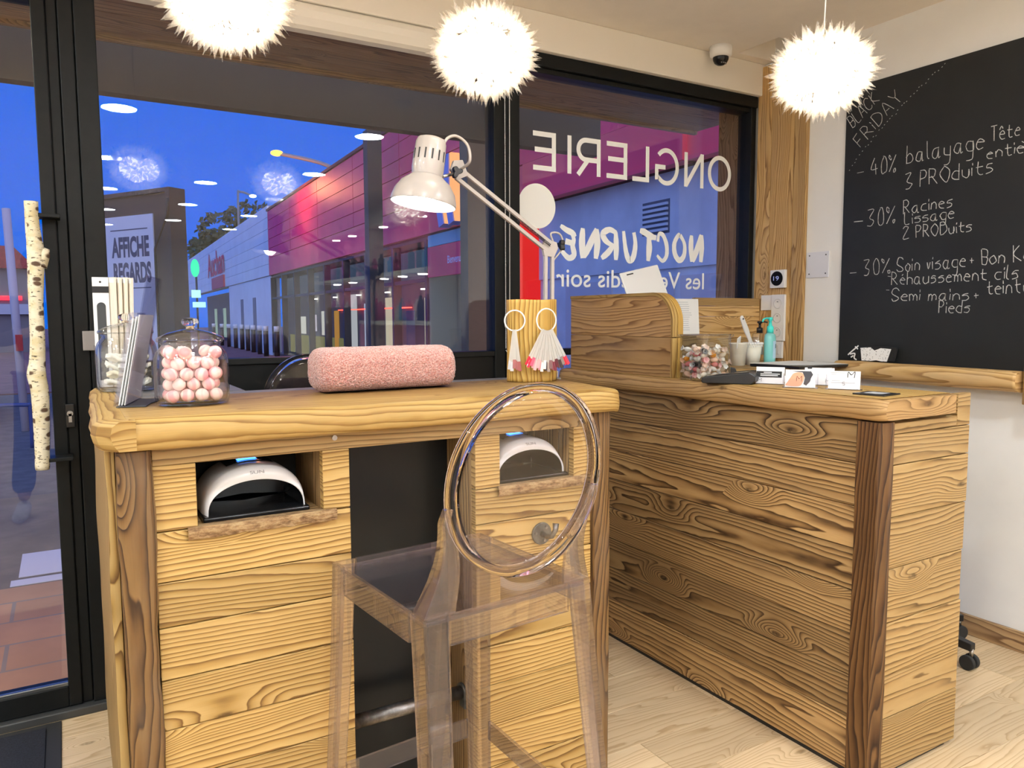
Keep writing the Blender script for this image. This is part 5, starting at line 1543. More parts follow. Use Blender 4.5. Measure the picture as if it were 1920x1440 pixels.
cw('-', 2.055, 1.395, .014, .05, 0, .003, 21); cw('Semi mains+', 2.029, 1.365, .366, .052, -.01, .0042, 22); cw('Pieds', 1.819, 1.312, .126, .050, 0, .0042, 23)
rnd = random.Random(8)
mb = MB()
for k in range(34):           # dotted arc around the headline
    q = k/33; y = 2.262-.42*q**1.0; z = 1.955+.36*q**.8
    ribbon(mb, [(0, 0), (.004, .003)], .0026, frame((XB, y+rnd.uniform(-.004, .004), z+rnd.uniform(-.006, .006)), (0, -1, 0), (0, 0, 1)))
cwp = [(2.255, 2.10), (2.262, 2.14), (2.240, 2.175), (2.215, 2.150)]
mb.build('chalk_dots', M_chalk, bb)

lg = thing('log_shelf', 'peeled half log shelf fixed below the blackboard', 'shelf', (WX, 1.85, 1.06))
rows = []
for i in range(61):
    q = i/60; y = 2.262-.80*q
    e = 1 if q > .05 else math.sqrt(max(.05, 1-((.05-q)/.05)**2)); row = []
    for j in range(28):
        a = 2*PI*j/28
        d = 1+.06*nz(q*7, math.cos(a)*1.5, math.sin(a)*1.5)+.03*nz(q*22, math.cos(a)*3, 5)
        px = .050*d*e*math.cos(a); pz = .044*d*e*math.sin(a)
        if pz > .033: pz = .033+(pz-.033)*.3
        row.append((WX-.064+px, y, 1.062-.004*q+pz-.003*q))
    rows.append(row)
MB().grid(rows, closed=True, cap=True, smooth=True).build('half_log', M_log, lg)
rows = []
for i in range(21):
    z = 1.13-.16*i/20; row = []
    for j in range(20):
        a = 2*PI*j/20; d = 1+.05*nz(z*12, math.cos(a)*2, math.sin(a)*2); row.append((WX-.062+.040*d*math.cos(a), 1.414+.040*d*math.sin(a), z))
    rows.append(row)
MB().grid(rows, closed=True, cap=True, smooth=True).build('end_bracket', M_log, lg)
# lace and black ornament standing on the log
og = thing('fabric_ornament', 'small black cloth ornament with white lace propped on the log shelf', 'ornament', (WX-.04, 2.09, 1.098))
def flat_piece(pts, x, th): return MB().prism(pts, th, frame((x, 0, 0), (0, -1, 0), (0, 0, 1)))
ZL = 1.1005
MB().prism([(-2.165, ZL), (-1.985, ZL), (-1.972, ZL+.060), (-2.03, ZL+.066), (-2.12, ZL+.063), (-2.16, ZL+.05)], .020, frame((WX-.035, 0, 0), (0, -1, 0), (0, 0, 1))).build('black_cloth', plain('black_cloth', (.012, .012, .013), .95), og, bevel=.003)
def lace_mat():
    mt, nt, out = newmat('lace'); p = N(nt, 'ShaderNodeBsdfPrincipled'); tc = N(nt, 'ShaderNodeTexCoord'); vo = N(nt, 'ShaderNodeTexVoronoi'); vo.inputs['Scale'].default_value = 130
    L(nt, tc.outputs['Object'], vo.inputs['Vector']); L(nt, mixc(nt, smooth01(nt, vo.outputs['Distance'], .38, .5, 0, 1) if False else smooth01(nt, vo.outputs['Distance'], .12, .3), (.02, .02, .02), (.85, .85, .84)), p.inputs['Base Color']); p.inputs['Roughness'].default_value = .9; L(nt, p.outputs[0], out.inputs[0]); return mt
MB().prism([(-2.130, ZL), (-2.085, ZL), (-2.06, ZL+.004), (-2.035, ZL), (-2.01, ZL), (-1.992, ZL+.055), (-2.04, ZL+.058), (-2.07, ZL+.046), (-2.09, ZL+.060), (-2.138, ZL+.056)], .003, frame((WX-.0553, 0, 0), (0, -1, 0), (0, 0, 1))).build('lace_piece', lace_mat(), og)
mb = MB()
Mq = frame((WX-.0595, 0, 0), (0, -1, 0), (0, 0, 1))
for pl in ([(-2.200, ZL+.022), (-2.185, ZL+.036), (-2.160, ZL+.056), (-2.148, ZL+.066)], [(-2.190, ZL+.026), (-2.165, ZL+.030), (-2.168, ZL+.010), (-2.155, ZL+.002)], [(-2.185, ZL+.012), (-2.172, ZL+.020)], [(-2.165, ZL+.062), (-2.150, ZL+.050)]):
    ribbon(mb, catmull([(a, b, 0) for a, b in pl], 4), .006, Mq, -.002)
mb.build('white_tassel', M_white, og)

# office stool behind the counter
oc = thing('office_stool', 'black office stool on casters behind the reception counter, only its foot showing', 'stool', (2.82, 1.72, 0))
mb = MB()
for k in range(5):
    a = R_(-18+72*k)
    e = Vector((.265*math.cos(a), .265*math.sin(a), 0))
    d = Vector((math.cos(a), math.sin(a), 0)); s = Vector((-d.y, d.x, 0))
    rows = [[d*.03+s*.022+Vector((0, 0, .085)), d*.03-s*.022+Vector((0, 0, .085)), d*.03-s*.022+Vector((0, 0, .125)), d*.03+s*.022+Vector((0, 0, .125))], [e+s*.016+Vector((0, 0, .072)), e-s*.016+Vector((0, 0, .072)), e-s*.016+Vector((0, 0, .100)), e+s*.016+Vector((0, 0, .100))]]
    m1 = MB().grid(rows, closed=True, cap=True, smooth=False); f_ = m1.build('foot', M_black, oc, world=False, bevel=.004)
    for sd_ in (-1, 1):
        c = e*.96+s*.014*sd_
        m1 = MB().cyl(c+s*.009*sd_+Vector((0, 0, .0285)), c-s*.007*sd_+Vector((0, 0, .0285)), .028, 22); m1.build('caster_wheel', M_rubber, f_, world=False, bevel=.004)
    m1 = MB().cyl(e*.98+Vector((0, 0, .05)), e*.98+Vector((0, 0, .08)), .007, 10); m1.build('caster_stem', M_steel, f_, world=False)
MB().cyl((0, 0, .086), (0, 0, .43), .024, 20).build('column', M_black, oc, world=False)
MB().lathe([(.0005, .43), (.15, .43), (.175, .445), (.18, .475), (.165, .495), (.0005, .50)], 36).build('seat', M_black, oc, world=False)

# door mat
dm_ = thing('door_mat', 'black carpet door mat with a rubber edge', 'mat', (-.6, 2.5, 0))
MB().box(-1.25, -.062, 1.75, 2.772, .0005, .005).build('rubber_edge', M_rubber, dm_, bevel=.002)
MB().box(-1.21, -.105, 1.79, 2.735, .0052, .011).build('carpet', M_mat, dm_)
# ------------------------------------------------------------------ outside : canopy, ground, street
mb = MB()
yy = GLASS_Y+.055
while yy < 3.44:
    mb.box(-2.5, 3.33, yy+.001, min(yy+.148, 3.44)-.001, 2.402, 2.43, 'x'); yy += .148
mb.box(-2.5, 3.33, 3.4405, 3.47, 2.385, 2.62, 'x', .3)
o = mb.build('canopy', M_canopy, bevel=.002); struct(o, 'wood lined canopy over the shop front', 'canopy')
o = MB().box(-2.2, 2.955, 3.90, 3.98, 2.305, 2.95).build('sign_board', plain('sign_back', (.062, .050, .038), .7))
tag(o, 'brown back of the shop sign board hanging outside below the canopy edge', 'sign board')
o = MB().box(2.2, 2.3, 3.471, 3.90, 2.50, 2.56).build('sign_bracket', M_alu, o)
mb = MB()
for i, (a, b) in enumerate(((2.895, 2.925), (2.926, 3.06))): mb.box(3.118, 3.17, a, b, 0, 2.40, 'z', (.2, .8)[i])
o = mb.build('trim_3', M_canopy, bevel=.002); struct(o, 'wood lined reveal outside the right window', 'reveal')

cl = thing('canopy_light', 'round light in the canopy above the shop door', 'ceiling light', (-.75, 3.2, 2.402))
MB().lathe([(.10, 0), (.10, -.008), (.09, -.008)], 28).build('trim_ring', M_white, cl, world=False)
MB().lathe([(.09, -.007), (.0001, -.007)], 28).build('diffuser', emit('canopy_led', (1.0, .80, .56), 170), cl, world=False)

def tiles_mat(name, c1, c2, mortar, sx, sy, msize=.02):
    mt, nt, out = newmat(name); p = N(nt, 'ShaderNodeBsdfPrincipled'); tc = N(nt, 'ShaderNodeTexCoord')
    br = N(nt, 'ShaderNodeTexBrick'); br.inputs['Scale'].default_value = 1; br.inputs['Brick Width'].default_value = sx; br.inputs['Row Height'].default_value = sy; br.inputs['Mortar Size'].default_value = msize
    br.inputs['Color1'].default_value = c1+(1,); br.inputs['Color2'].default_value = c2+(1,); br.inputs['Mortar'].default_value = mortar+(1,)
    L(nt, tc.outputs['Object'], br.inputs['Vector'])
    n = noise_(nt, tc.outputs['Object'], 4, 4, .6)
    L(nt, mixc(nt, smooth01(nt, n, .3, .7, .0, .4), br.outputs[0], tuple(x*.6 for x in c1)), p.inputs['Base Color']); p.inputs['Roughness'].default_value = .7
    L(nt, p.outputs[0], out.inputs[0]); return mt
gr = struct(thing('ground', 'outdoor paving and roadway beyond the shop front', 'ground', (0, 6, -.02)))
MB().box(-14, 16, GLASS_Y+.06, 4.34, -.12, -.004).build('terracotta_tiles', tiles_mat('terracotta', (.50, .24, .12), (.42, .20, .10), (.25, .19, .15), .50, .27, .008), gr)
MB().box(-14, 16, 4.34, 6.6, -.12, -.006).build('grey_paving', plain('grey_paving', (.13, .095, .072), .7, noise_amt=.25, nscale=3), gr)
MB().box(-30, 30, 6.6, 16, -.12, -.03).build('asphalt', plain('asphalt', (.10, .09, .095), .8, noise_amt=.2, nscale=6), gr)
MB().box(-40, 40, 16, 120, -.12, -.008).build('red_paving', plain('red_paving', (.22, .10, .09), .8, noise_amt=.15, nscale=2), gr)
MB().box(-.25, -.03, 4.50, 4.95, -.0058, -.004).build('pale_slab', plain('pale_slab', (.62, .56, .58), .7), gr)
MB().box(-.28, -.05, 4.36, 4.46, -.0058, -.004).build('pale_slab', plain('pale_slab', (.62, .56, .58), .7), gr)

# the long facade across the way: local s along the wall, o out of the wall towards us, z up
fd = Vector((.042, .9991, 0)); fn = Vector((-fd.y, fd.x, 0))
FO = Vector((5.52, 7.12, 0)) - fd*(Vector((5.52, 7.12, 0)).dot(fd))
def fm(s=0, o=0, z=0):         # local x = -s direction (reads left to right from the shop), y up, z towards the shop
    M = Matrix.Identity(4)
    p = FO+fd*s+fn*o; uz = fn; ux = -fd
    for i in range(3): M[i][0] = ux[i]; M[i][1] = (0, 0, 1)[i]; M[i][2] = uz[i]; M[i][3] = p[i]
    M[2][3] = z
    return M
F0 = fm()
def fbox(mb, s0, s1, o0, o1, z0, z1, tone=None): mb.box(-s1, -s0, z0, z1, o0, o1, 'x', tone, F0)
sm = thing('supermarket', 'long shop building across the street with magenta cladding above glass fronts', 'building', tuple(FO+fd*18))
M_mag = plain('magenta_cladding', (.86, .05, .13), .45, noise_amt=.08, nscale=1.2)
M_mag2 = plain('red_fascia', (.95, .07, .12), .4)
M_wht = plain('white_cladding', (.68, .76, .86), .5, noise_amt=.05, nscale=1)
M_ren = plain('pale_render', (.56, .62, .74), .9, noise_amt=.10, nscale=1.5, bump=.4, bscale=60)
mb = MB()
edges = [3.0, 5.5, 8.2, 11.0, 14.2, 17.3, 20.6, 24.0, 27.5]
for i in range(len(edges)-1):
    zz = 3.38
    while zz < 4.98:
        fbox(mb, edges[i]+.012, edges[i+1]-.012, 0, .06, zz+.008, min(zz+.32, 5.0)-.008); zz += .32
fbox(mb, 9.2, 27.5, 0, .06, 2.79, 3.37)
mb.build('magenta_cladding', M_mag, sm)
mb = MB(); fbox(mb, 3.0, 27.5, -.30, -.001, 2.76, 5.02); fbox(mb, 3.0, 27.6, -.02, .09, 4.99, 5.06); mb.build('parapet_wall', plain('dark_joint', (.10, .02, .05), .8), sm)
mb = MB(); fbox(mb, 3.0, 9.19, .061, .20, 2.80, 3.05); fbox(mb, 3.0, 9.19, .061, .12, 3.06, 3.36); fbox(mb, 3.0, 9.19, .201, .24, 2.79, 2.83); mb.build('red_fascia', M_mag2, sm)
mb = MB(); fbox(mb, 5.78, 5.86, .061, .26, 2.80, 3.4); mb.build('downpipe', M_mag2, sm)
mb = MB(); fbox(mb, 3.0, 9.0, -.3, 0, 1.80, 2.79); fbox(mb, 3.0, 9.0, -.3, -.03, 0, 1.799); mb.build('rendered_wall', M_ren, sm)
mb = MB(); fbox(mb, 6.26, 6.71, -.01, .004, 2.17, 2.52); vg = mb.build('vent_grille', plain('vent_dark', (.10, .11, .15), .6), sm)
mb = MB()
for k in range(6): fbox(mb, 6.28, 6.69, .005, .028, 2.195+.053*k, 2.222+.053*k)
mb.build('vent_slats', M_ren, vg)
mb = MB()
for a, b in ((5.5, 6.1), (6.2, 6.9), (7.3, 8.3)): fbox(mb, a, b, -.029, -.015, .0, 1.72)
mb.build('service_door', plain('lilac_door', (.50, .50, .60), .6), sm)
# right: red post and entrance recess
mb = MB(); fbox(mb, 8.95, 9.25, -.02, .14, 0, 2.79); mb.build('red_pillar', emit('red_pillar_glow', (.60, .012, .012), .85), sm)  # the post's red is put in as a glow of its surface
mb = MB(); fbox(mb, 9.26, 13.0, -.85, -.80, 0, 2.79); fbox(mb, 12.92, 12.99, -.799, -.02, 0, 2.78); mb.build('entrance_back', plain('entrance_grey', (.20, .22, .20), .7), sm)
mb = MB(); fbox(mb, 10.9, 12.9, -.06, .02, 2.02, 2.55); pn = mb.build('entrance_panel', M_mag, sm)
mb = MB(); add_text(mb, 'Bienvenue', fm(12.0, .022, 2.22), width=.62, height=.13, bold=.01); mb.build('welcome_text', plain('lilac_letter', (.75, .70, .95), .6), pn)
mb = MB(); fbox(mb, 10.9, 12.9, -.05, .01, 2.56, 2.76); mb.build('blue_band', plain('blue_band', (.16, .42, .62), .5), sm)
mb = MB()
for s0 in (9.6, 10.15, 10.45, 11.9): fbox(mb, s0, s0+.12, -.79, -.70, .3, 1.9)
mb.build('lit_display', emit('shop_white', (.95, .97, 1.0), .9), sm)
mb = MB(); fbox(mb, 9.9, 10.4, -.6, -.2, 0, .62); mb.build('planter', plain('planter_wood', (.40, .30, .18), .7), sm)
# glass shop front
M_shopg = plain('dark_shop_glass', (.035, .04, .045), .05, spec=.6)
mb = MB(); fbox(mb, 13.0, 27.5, -.55, -.5, .0, 2.79); bk_ = mb.build('shop_back', plain('shop_inside', (.12, .115, .10), .8), sm)
mb = MB(); fbox(mb, 13.0, 27.5, -.499, -.02, 2.70, 2.79); fbox(mb, 13.0, 27.5, -.499, -.02, 0, .10)
s_ = 13.0
while s_ < 27.6: fbox(mb, s_-.05, s_+.05, -.15, .02, .1, 2.7); s_ += 1.81
fbox(mb, 13.0, 27.5, -.12, 0, 1.95, 2.02)
mb.build('shop_frames', plain('shop_frame', (.05, .055, .06), .5), sm)
def litmat(nm, c): return emit('lit_'+nm, c, .42)
posters = [(13.4, 14.3, .3, 1.7, 'grey', (.42, .46, .40)), (14.9, 15.35, .5, 1.45, 'navy', (.03, .05, .14)), (15.7, 16.2, .35, 1.75, 'orange', (.75, .38, .22)), (16.3, 16.7, .3, 1.75, 'cream', (.72, .66, .50)), (17.3, 18.3, .4, 1.65, 'skyblue', (.50, .62, .85)), (17.6, 18.1, .45, .75, 'coral', (.85, .20, .22)), (17.5, 18.2, .9, 1.05, 'teal', (.10, .45, .45)), (19.0, 19.5, .15, 1.9, 'pale', (.62, .64, .70)), (20.7, 21.1, .2, 1.5, 'amber', (.60, .30, .08)), (22.0, 22.5, .8, 1.5, 'white', (.75, .75, .72)), (23.2, 23.9, .9, 1.4, 'lilac', (.65, .60, .75)), (24.6, 25.2, .8, 1.35, 'white', (.75, .75, .72)), (13.2, 27.3, 2.08, 2.66, 'bluegrey', (.06, .09, .16)), (20.0, 26.9, .15, .75, 'olive', (.22, .22, .11))]
for (a, b, z0_, z1_, nm, c) in posters:
    mb = MB(); fbox(mb, a, b, -.49, -.47+.01*(b-a < 2), z0_, z1_); mb.build('window_poster', litmat(nm, c), sm)
mb = MB(); fbox(mb, 15.0, 20.6, -.46, -.44, 1.50, 1.525); mb.build('neon_strip', emit('red_neon', (1, .06, .04), 3.0), sm)
mb = MB()
for s0 in (14.2, 16.4, 18.6, 20.8, 23): fbox(mb, s0, s0+.14, -.48, -.40, 1.86, 1.88)
mb.build('shop_spots', emit('shop_spot', (1, .95, .85), 6), sm)
# white wing with the red sign
mb = MB()
zz = 2.79
while zz < 5.15: fbox(mb, 27.55, 56, 0, .06, zz+.006, min(zz+.40, 5.2)-.006); zz += .40
mb.build('white_cladding', M_wht, sm)
mb = MB(); fbox(mb, 27.55, 56, -.3, -.001, 2.78, 5.2); mb.build('wing_wall', plain('joint_blue', (.35, .36, .42), .8), sm)
mb = MB(); fbox(mb, 27.55, 37.5, -.3, .02, 0, 2.77); mb.build('white_base', M_wht, sm)
mb = MB()
for s0 in (30.5, 33.5): fbox(mb, s0, s0+.7, .021, .03, 0, 2.1)
mb.build('service_door', plain('door_dark', (.12, .14, .2), .5), sm)
mb = MB(); fbox(mb, 37.5, 56, -1.2, -1.1, 0, 2.77); mb.build('porch_back', plain('porch_dark', (.03, .04, .055), .6), sm)
mb = MB()
for s0 in (38, 40.5, 43.5, 47, 51): fbox(mb, s0, s0+.9, -1.09, -1.05, .2, 1.9)
mb.build('porch_glass', emit('porch_lit', (.35, .55, .55), .35), sm)
mb = MB(); add_text(mb, 'Auchan', fm(44.7, .09, 3.52), width=6.4, height=1.25, bold=.02)
sg = mb.build('red_sign', plain('sign_red', (.75, .02, .04), .5), sm)
mb = MB(); fbox(mb, 38.4, 42.8, .061, .14, 2.80, 3.38); mb.build('sign_plate', plain('sign_red2', (.55, .03, .07), .5), sm)

# arcade posts in front of the facade
for s0, o0, lab, c in ((14.35, .40, 'dark square post in front of the magenta cladding, left of the desk lamp', (.035, .04, .042)), (9.99, .35, 'brown square post in front of the welcome panel, left of the window mullion', (.15, .12, .06))):
    mb = MB(); fbox(mb, s0-.13, s0+.13, o0, o0+.28, -.008, 4.85); o = mb.build('street_post', plain('post_%02x' % int(c[0]*255), c, .6)); tag(o, lab, 'post', 'posts outside')
    o['group'] = 'square posts in front of the shops'
# blue-orange slanted sign
sgn = thing('slanted_sign', 'blue and orange slanted sign blades above the welcome panel', 'sign', tuple(FO+fd*11.6+fn*.2))
mb = MB()
for sA in (11.75, 11.35): mb.prism([(-sA, 2.78), (-sA+.20, 2.82), (-sA+.02, 3.35), (-sA+.02, 3.9), (-sA-.20, 3.9), (-sA-.18, 3.3)], .18, F0 @ Matrix.Translation((0, 0, .10)))
mb.build('blade', plain('blade_blue', (.30, .36, .80), .5), sgn)
mb = MB()
for sA in (11.73, 11.33): mb.prism([(-sA+.205, 2.82), (-sA+.27, 2.83), (-sA+.09, 3.36), (-sA+.09, 3.9), (-sA+.025, 3.9), (-sA+.025, 3.36)], .16, F0 @ Matrix.Translation((0, 0, .11)))
mb.build('blade_edge', emit('blade_orange', (.95, .38, .16), .8), sgn)

# bollards
b0_ = None
for i, (x, y) in enumerate(((5.98, 25.1), (6.02, 26.8), (6.2, 28.6), (6.35, 30.4), (6.45, 31.9), (6.52, 33.4), (6.58, 35.1), (6.62, 36.9), (6.68, 39.0), (6.72, 41.5))):
    if i == 0:
        t = b0_ = thing('bollard', '', 'bollard'); MB().cyl((0, 0, -.008), (0, 0, .86), .085, 12).build('post', M_black, t, world=False); MB().cyl((0, 0, .861), (0, 0, 1.04), .087, 12).build('white_band', M_white, t, world=False)
    else: t = copy_tree(b0_)
    t.location = (x, y, 0); tag(t, 'black bollard with a white top in the row before the white wing of the supermarket', 'bollard', 'black bollards before the white wing')

# street lamps
def street_lamp(base, h, head, label, warm, col):
    t = thing('street_lamp', label, 'street lamp', (base[0], base[1], -.008))
    b = Vector((base[0], base[1], 0)); hd_ = Vector(head)
    mb = MB().tube(catmull([b, b+Vector((0, 0, h*.5)), b+Vector((0, 0, h)), b.lerp(hd_, .18)+Vector((0, 0, h*.82+.35)), hd_], 6), .055, 8); mb.build('pole', plain('galvanised', (.20, .22, .25), .5), t)
    mb = MB().sphere(hd_, .18, 14, 8, sz=.45); mb.build('lamp_head', emit(col, warm, 3.2), t)
    return t
street_lamp((7.0, 21.6), 5.15, (5.55, 22.6, 6.02), 'tall street lamp with an orange glowing head and a curved arm above the magenta roofline', (1.0, .36, .05), 'sodium_head')
street_lamp((8.3, 42.3), 7.55, (9.0, 42.0, 7.72), 'far street lamp with a small white head above the dark tree', (1, .95, .8), 'white_head')
ld = bpy.data.lights.new('sodium_glow', 'POINT'); ld.energy = 70; ld.color = (1.0, .30, .10); ld.shadow_soft_size = .3
lo = bpy.data.objects.new('sodium_glow', ld); COL.objects.link(lo); lo.location = (5.35, 21.7, 5.0)

# dark tree
tr = thing('tree', 'dark round tree behind the white wing of the supermarket', 'tree', (12.2, 64, 0))
MB().tube([(12.2, 64, -.008), (12.0, 64, 4), (12.4, 64, 6.5)], [.35, .25, .15], 8).build('trunk', plain('bark_dark', (.05, .04, .03), .9), tr)
rnd = random.Random(4); mb = MB()
for k in range(1500):
    bl = rnd.choice([(9.9, 64, 6.6, 1.3), (11.3, 64, 8.2, 1.9), (13.2, 63, 8.9, 2.0), (12.3, 64, 7.0, 2.0), (14.5, 64, 7.6, 1.8), (10.7, 64, 7.1, 1.4)])
    v = Vector((rnd.gauss(0, 1), rnd.gauss(0, 1), rnd.gauss(0, 1))).normalized()*bl[3]*rnd.uniform(.72, 1.03); v.z *= .8
    c = Vector(bl[:3])+v; a = Vector((rnd.uniform(-1, 1), rnd.uniform(-1, 1), rnd.uniform(-1, 1))).normalized()*.28; b = a.orthogonal().normalized()*.2
    mb.add([c-a, c+b, c+a, c-b], [(0, 1, 2, 3)], None, .5)
mb.build('foliage', plain('tree_leaf', (.035, .06, .03), .8), tr)

# poster kiosk close outside on the left
kd_ = Vector((.515, -.857, 0)).normalized(); kn = Vector((-.857, -.515, 0)).normalized()
KP = Vector((.88, 7.75, 0))-kd_*.24
def km(): return frame(tuple(KP), tuple(kd_), (0, 0, 1))
K = km()
ks = thing('poster_kiosk', 'dark brown poster kiosk with a white advertising sheet outside, behind the glass jars', 'kiosk', tuple(KP))
mb = MB(); mb.box(-1.3, .27, -.03, 2.46, -.10, 0, M=K); mb.box(.271, .33, -.03, 2.50, -.14, .03, M=K); mb.box(-1.3, .27, 2.461, 2.50, -.12, .03, M=K); kb = mb.build('kiosk_body', plain('kiosk_brown', (.045, .032, .027), .6), ks)
mb = MB(); mb.box(-1.25, .06, .25, 2.28, .001, .012, M=K); ps = mb.build('poster', plain('poster_white', (.62, .63, .72), .5), ks)
mb = MB()
T = K @ Matrix.Translation((0, 0, .0135))
add_text(mb, 'AFFICHE', T @ Matrix.Translation((-.565, 1.90, 0)), width=.56, height=.20, bold=.045)
add_text(mb, 'REGARDS', T @ Matrix.Translation((-.55, 1.655, 0)), width=.56, height=.20, bold=.045)
mb.box(-.57, -.02, 2.145, 2.155, .0125, .014, M=K); mb.box(-.57, .0, 1.59, 1.60, .0125, .014, M=K)
mb.build('dark_lettering', plain('navy_ink', (.05, .06, .12), .7), ps)
mb = MB(); add_text(mb, 'VER', T @ Matrix.Translation((-.46, .98, 0)), width=.50, height=.36, bold=.045); mb.build('red_lettering', plain('brick_ink', (.30, .06, .05), .7), ps)
mb = MB(); mb.tube([(.10, .6, .03), (.10, 1.95, .03), (.30, 2.25, .04), (.33, 2.4, .05)], .012, 6)
for i, q in enumerate(mb.v): mb.v[i] = K @ q
mb.build('cable', M_black, ks)

# pharmacy-green lit signs
t = thing('green_sign', 'green and cyan lit sign column far along the street', 'sign', (4.66, 32.3, 0))
MB().cyl((4.66, 32.35, -.008), (4.66, 32.35, 3.6), .04, 8).build('pole', M_black, t)
MB().sphere((4.62, 32.3, 3.28), .16, 14, 10, sz=2.2).build('green_light', emit('green_light', (.02, .85, .40), .9), t)
mb = MB().box(4.45, 4.78, 32.2, 32.28, 2.12, 2.42); mb.box(4.48, 4.95, 32.2, 32.28, 1.74, 1.95); mb.build('cyan_panel', emit('cyan_light', (.35, .85, .85), 1.0), t)

# far left: house, car, rail, post beyond the door glass
h = thing('red_roof_house', 'low house with a red tiled roof beyond the glass door', 'house', (-2.6, 36, 0))
MB().box(-6, -.9, 36, 42, -.008, 3.3).build('walls', plain('house_wall', (.20, .18, .20), .9), h)
mb = MB().prism([(-6.3, 3.3), (-.75, 3.3), (-1.5, 4.15), (-5.5, 4.15)], -6.6, frame((0, 35.7, 0), (1, 0, 0), (0, 0, 1))); mb.build('roof', plain('red_tile', (.40, .07, .06), .8, noise_amt=.2, nscale=8), h)
MB().box(-6, -1.3, 35.9, 35.98, 2.05, 2.22).build('red_light_strip', emit('red_strip', (1, .03, .06), 1.6), h)
MB().box(-6, -.9, 35.8, 35.99, 1.5, 1.9).build('pale_band', plain('pale_band', (.5, .5, .6), .8), h)
o = MB().cyl((-.43, 10.7, -.03), (-.50, 10.85, 2.6), .045, 10).build('sign_post', plain('lilac_post', (.48, .42, .50), .6)); tag(o, 'pale lilac post behind the birch handle outside', 'post')
MB().box(-.475, -.405, 10.60, 10.70, .93, 1.12).build('red_plate', plain('red_plate', (.45, .02, .03), .5), o)
rl = thing('cycle_rail', 'blue hoop rail on the pavement outside the door', 'rail', (-.6, 9.2, -.03)); MB().tube(catmull([(-.78, 9.3, -.03), (-.78, 9.3, .38), (-.74, 9.3, .42), (-.36, 9.25, .42), (-.32, 9.25, .38), (-.32, 9.25, -.03)], 5), .022, 8).build('hoop', plain('rail_blue', (.03, .05, .22), .4), rl)
cr = thing('parked_car', 'dark blue car parked beyond the glass door', 'car', (-1.9, 13.4, -.03), R_(96))
def carrow(x, w, zt, zb): return [(x, -w, zb), (x, -w*1.0, zb+.35), (x, -w*.93, max(zb+.4, zt-.45) if zt > 1.0 else zt-.05), (x, -w*.70, zt), (x, w*.70, zt), (x, w*.93, max(zb+.4, zt-.45) if zt > 1.0 else zt-.05), (x, w*1.0, zb+.35), (x, w, zb)]
mb = MB().grid([carrow(-2.05, .70, .78, .35), carrow(-1.9, .84, .92, .22), carrow(-1.25, .87, 1.02, .2), carrow(-.6, .87, 1.42, .2), carrow(.2, .87, 1.46, .2), carrow(.9, .87, 1.40, .2), carrow(1.55, .86, 1.02, .2), carrow(1.95, .82, .95, .24), carrow(2.02, .75, .8, .35)], closed=True, cap=True, smooth=True); mb.build('body', plain('car_blue', (.02, .06, .16), .2, coat=.6), cr, world=False)
for x in (-1.25, 1.25):
    for s in (-1, 1): MB().cyl((x, s*.74, .31), (x, s*.89, .31), .31, 24).build('wheel', M_rubber, cr, world=False, bevel=.03)
mb = MB()
for s in (-1, 1): mb.box(1.99, 2.045, s*.52-.1, s*.52+.1, .74, .82)
mb.build('tail_light', emit('tail_red', (1, .04, .04), 2.2), cr, world=False)
mb = MB()
for s in (-1, 1): mb.add([(-.55, s*.832, 1.02), (.95, s*.832, 1.02), (.80, s*.70, 1.34), (-.42, s*.70, 1.36)], [(0, 1, 2, 3)])
mb.build('side_window', M_blackgloss, cr, world=False)

# ------------------------------------------------------------------ back of the salon (seen only as reflections): shelving with products, photographer
sh = thing('product_shelves', 'pale wall shelving with a pink back panel along the right wall behind the camera', 'shelves', (2.97, -2.2, 0))
MB().box(WX-.02, WX-.0165, -4.0, -.6, .3, 2.3).build('pink_panel', plain('shelf_pink', (.85, .34, .44), .7), sh)
mb = MB()
for z in (.55, 1.23, 1.72, 2.26): mb.box(2.86, WX-.021, -4.0, -.6, z, z+.04)
for y in (-4.02, -2.3, -.6): mb.box(2.86, WX-.021, y, y+.019, 0, 2.3)
mb.build('shelf_boards', plain('shelf_pale', (.66, .66, .60), .5), sh)
mb = MB()
for z in (1.715, 2.255):
    for y in (-3.6, -3.0, -2.0, -1.5, -1.0): mb.cyl((2.97, y, z), (2.97, y, z-.008), .045, 16)
mb.build('shelf_spot', emit('shelf_led', (1, .97, .92), 90), sh)
rnd = random.Random(9); bt = []
for i, c in enumerate(((.30, .02, .12), (.02, .02, .025), (.05, .22, .45), (.70, .68, .66))):
    mb = MB().lathe([(.0005, 0), (.032, 0), (.034, .01), (.034, .15), (.015, .17), (.015, .20), (.0005, .201)], 14); o = mb.build('product_bottle', plain('product_%d' % i, c, .3)); bt.append([o, False])
nm = ('crimson', 'black', 'blue', 'white')
for z, ztxt in ((1.2705, 'middle'), (1.7605, 'upper')):
    y = -3.9
    while y < -.75:
        if abs(y+2.29) < .06: y += .10
        k = rnd.choice((0, 0, 1, 1, 2, 3)); b = bt[k]
        if b[1]: o = b[0].copy(); COL.objects.link(o)
        else: o = b[0]; b[1] = True
        o.location = (2.96+rnd.uniform(-.04, .02), y, z); s = rnd.uniform(.75, 1.25); o.scale = (1, 1, s)
        tag(o, '%s hair product bottle on the %s shelf behind the camera' % (nm[k], ztxt), 'bottle', '%s product bottles on the %s shelf' % (nm[k], ztxt)); y += rnd.uniform(.09, .16)
for b in bt:
    if not b[1]: bpy.data.objects.remove(b[0].id_data if False else b[0])

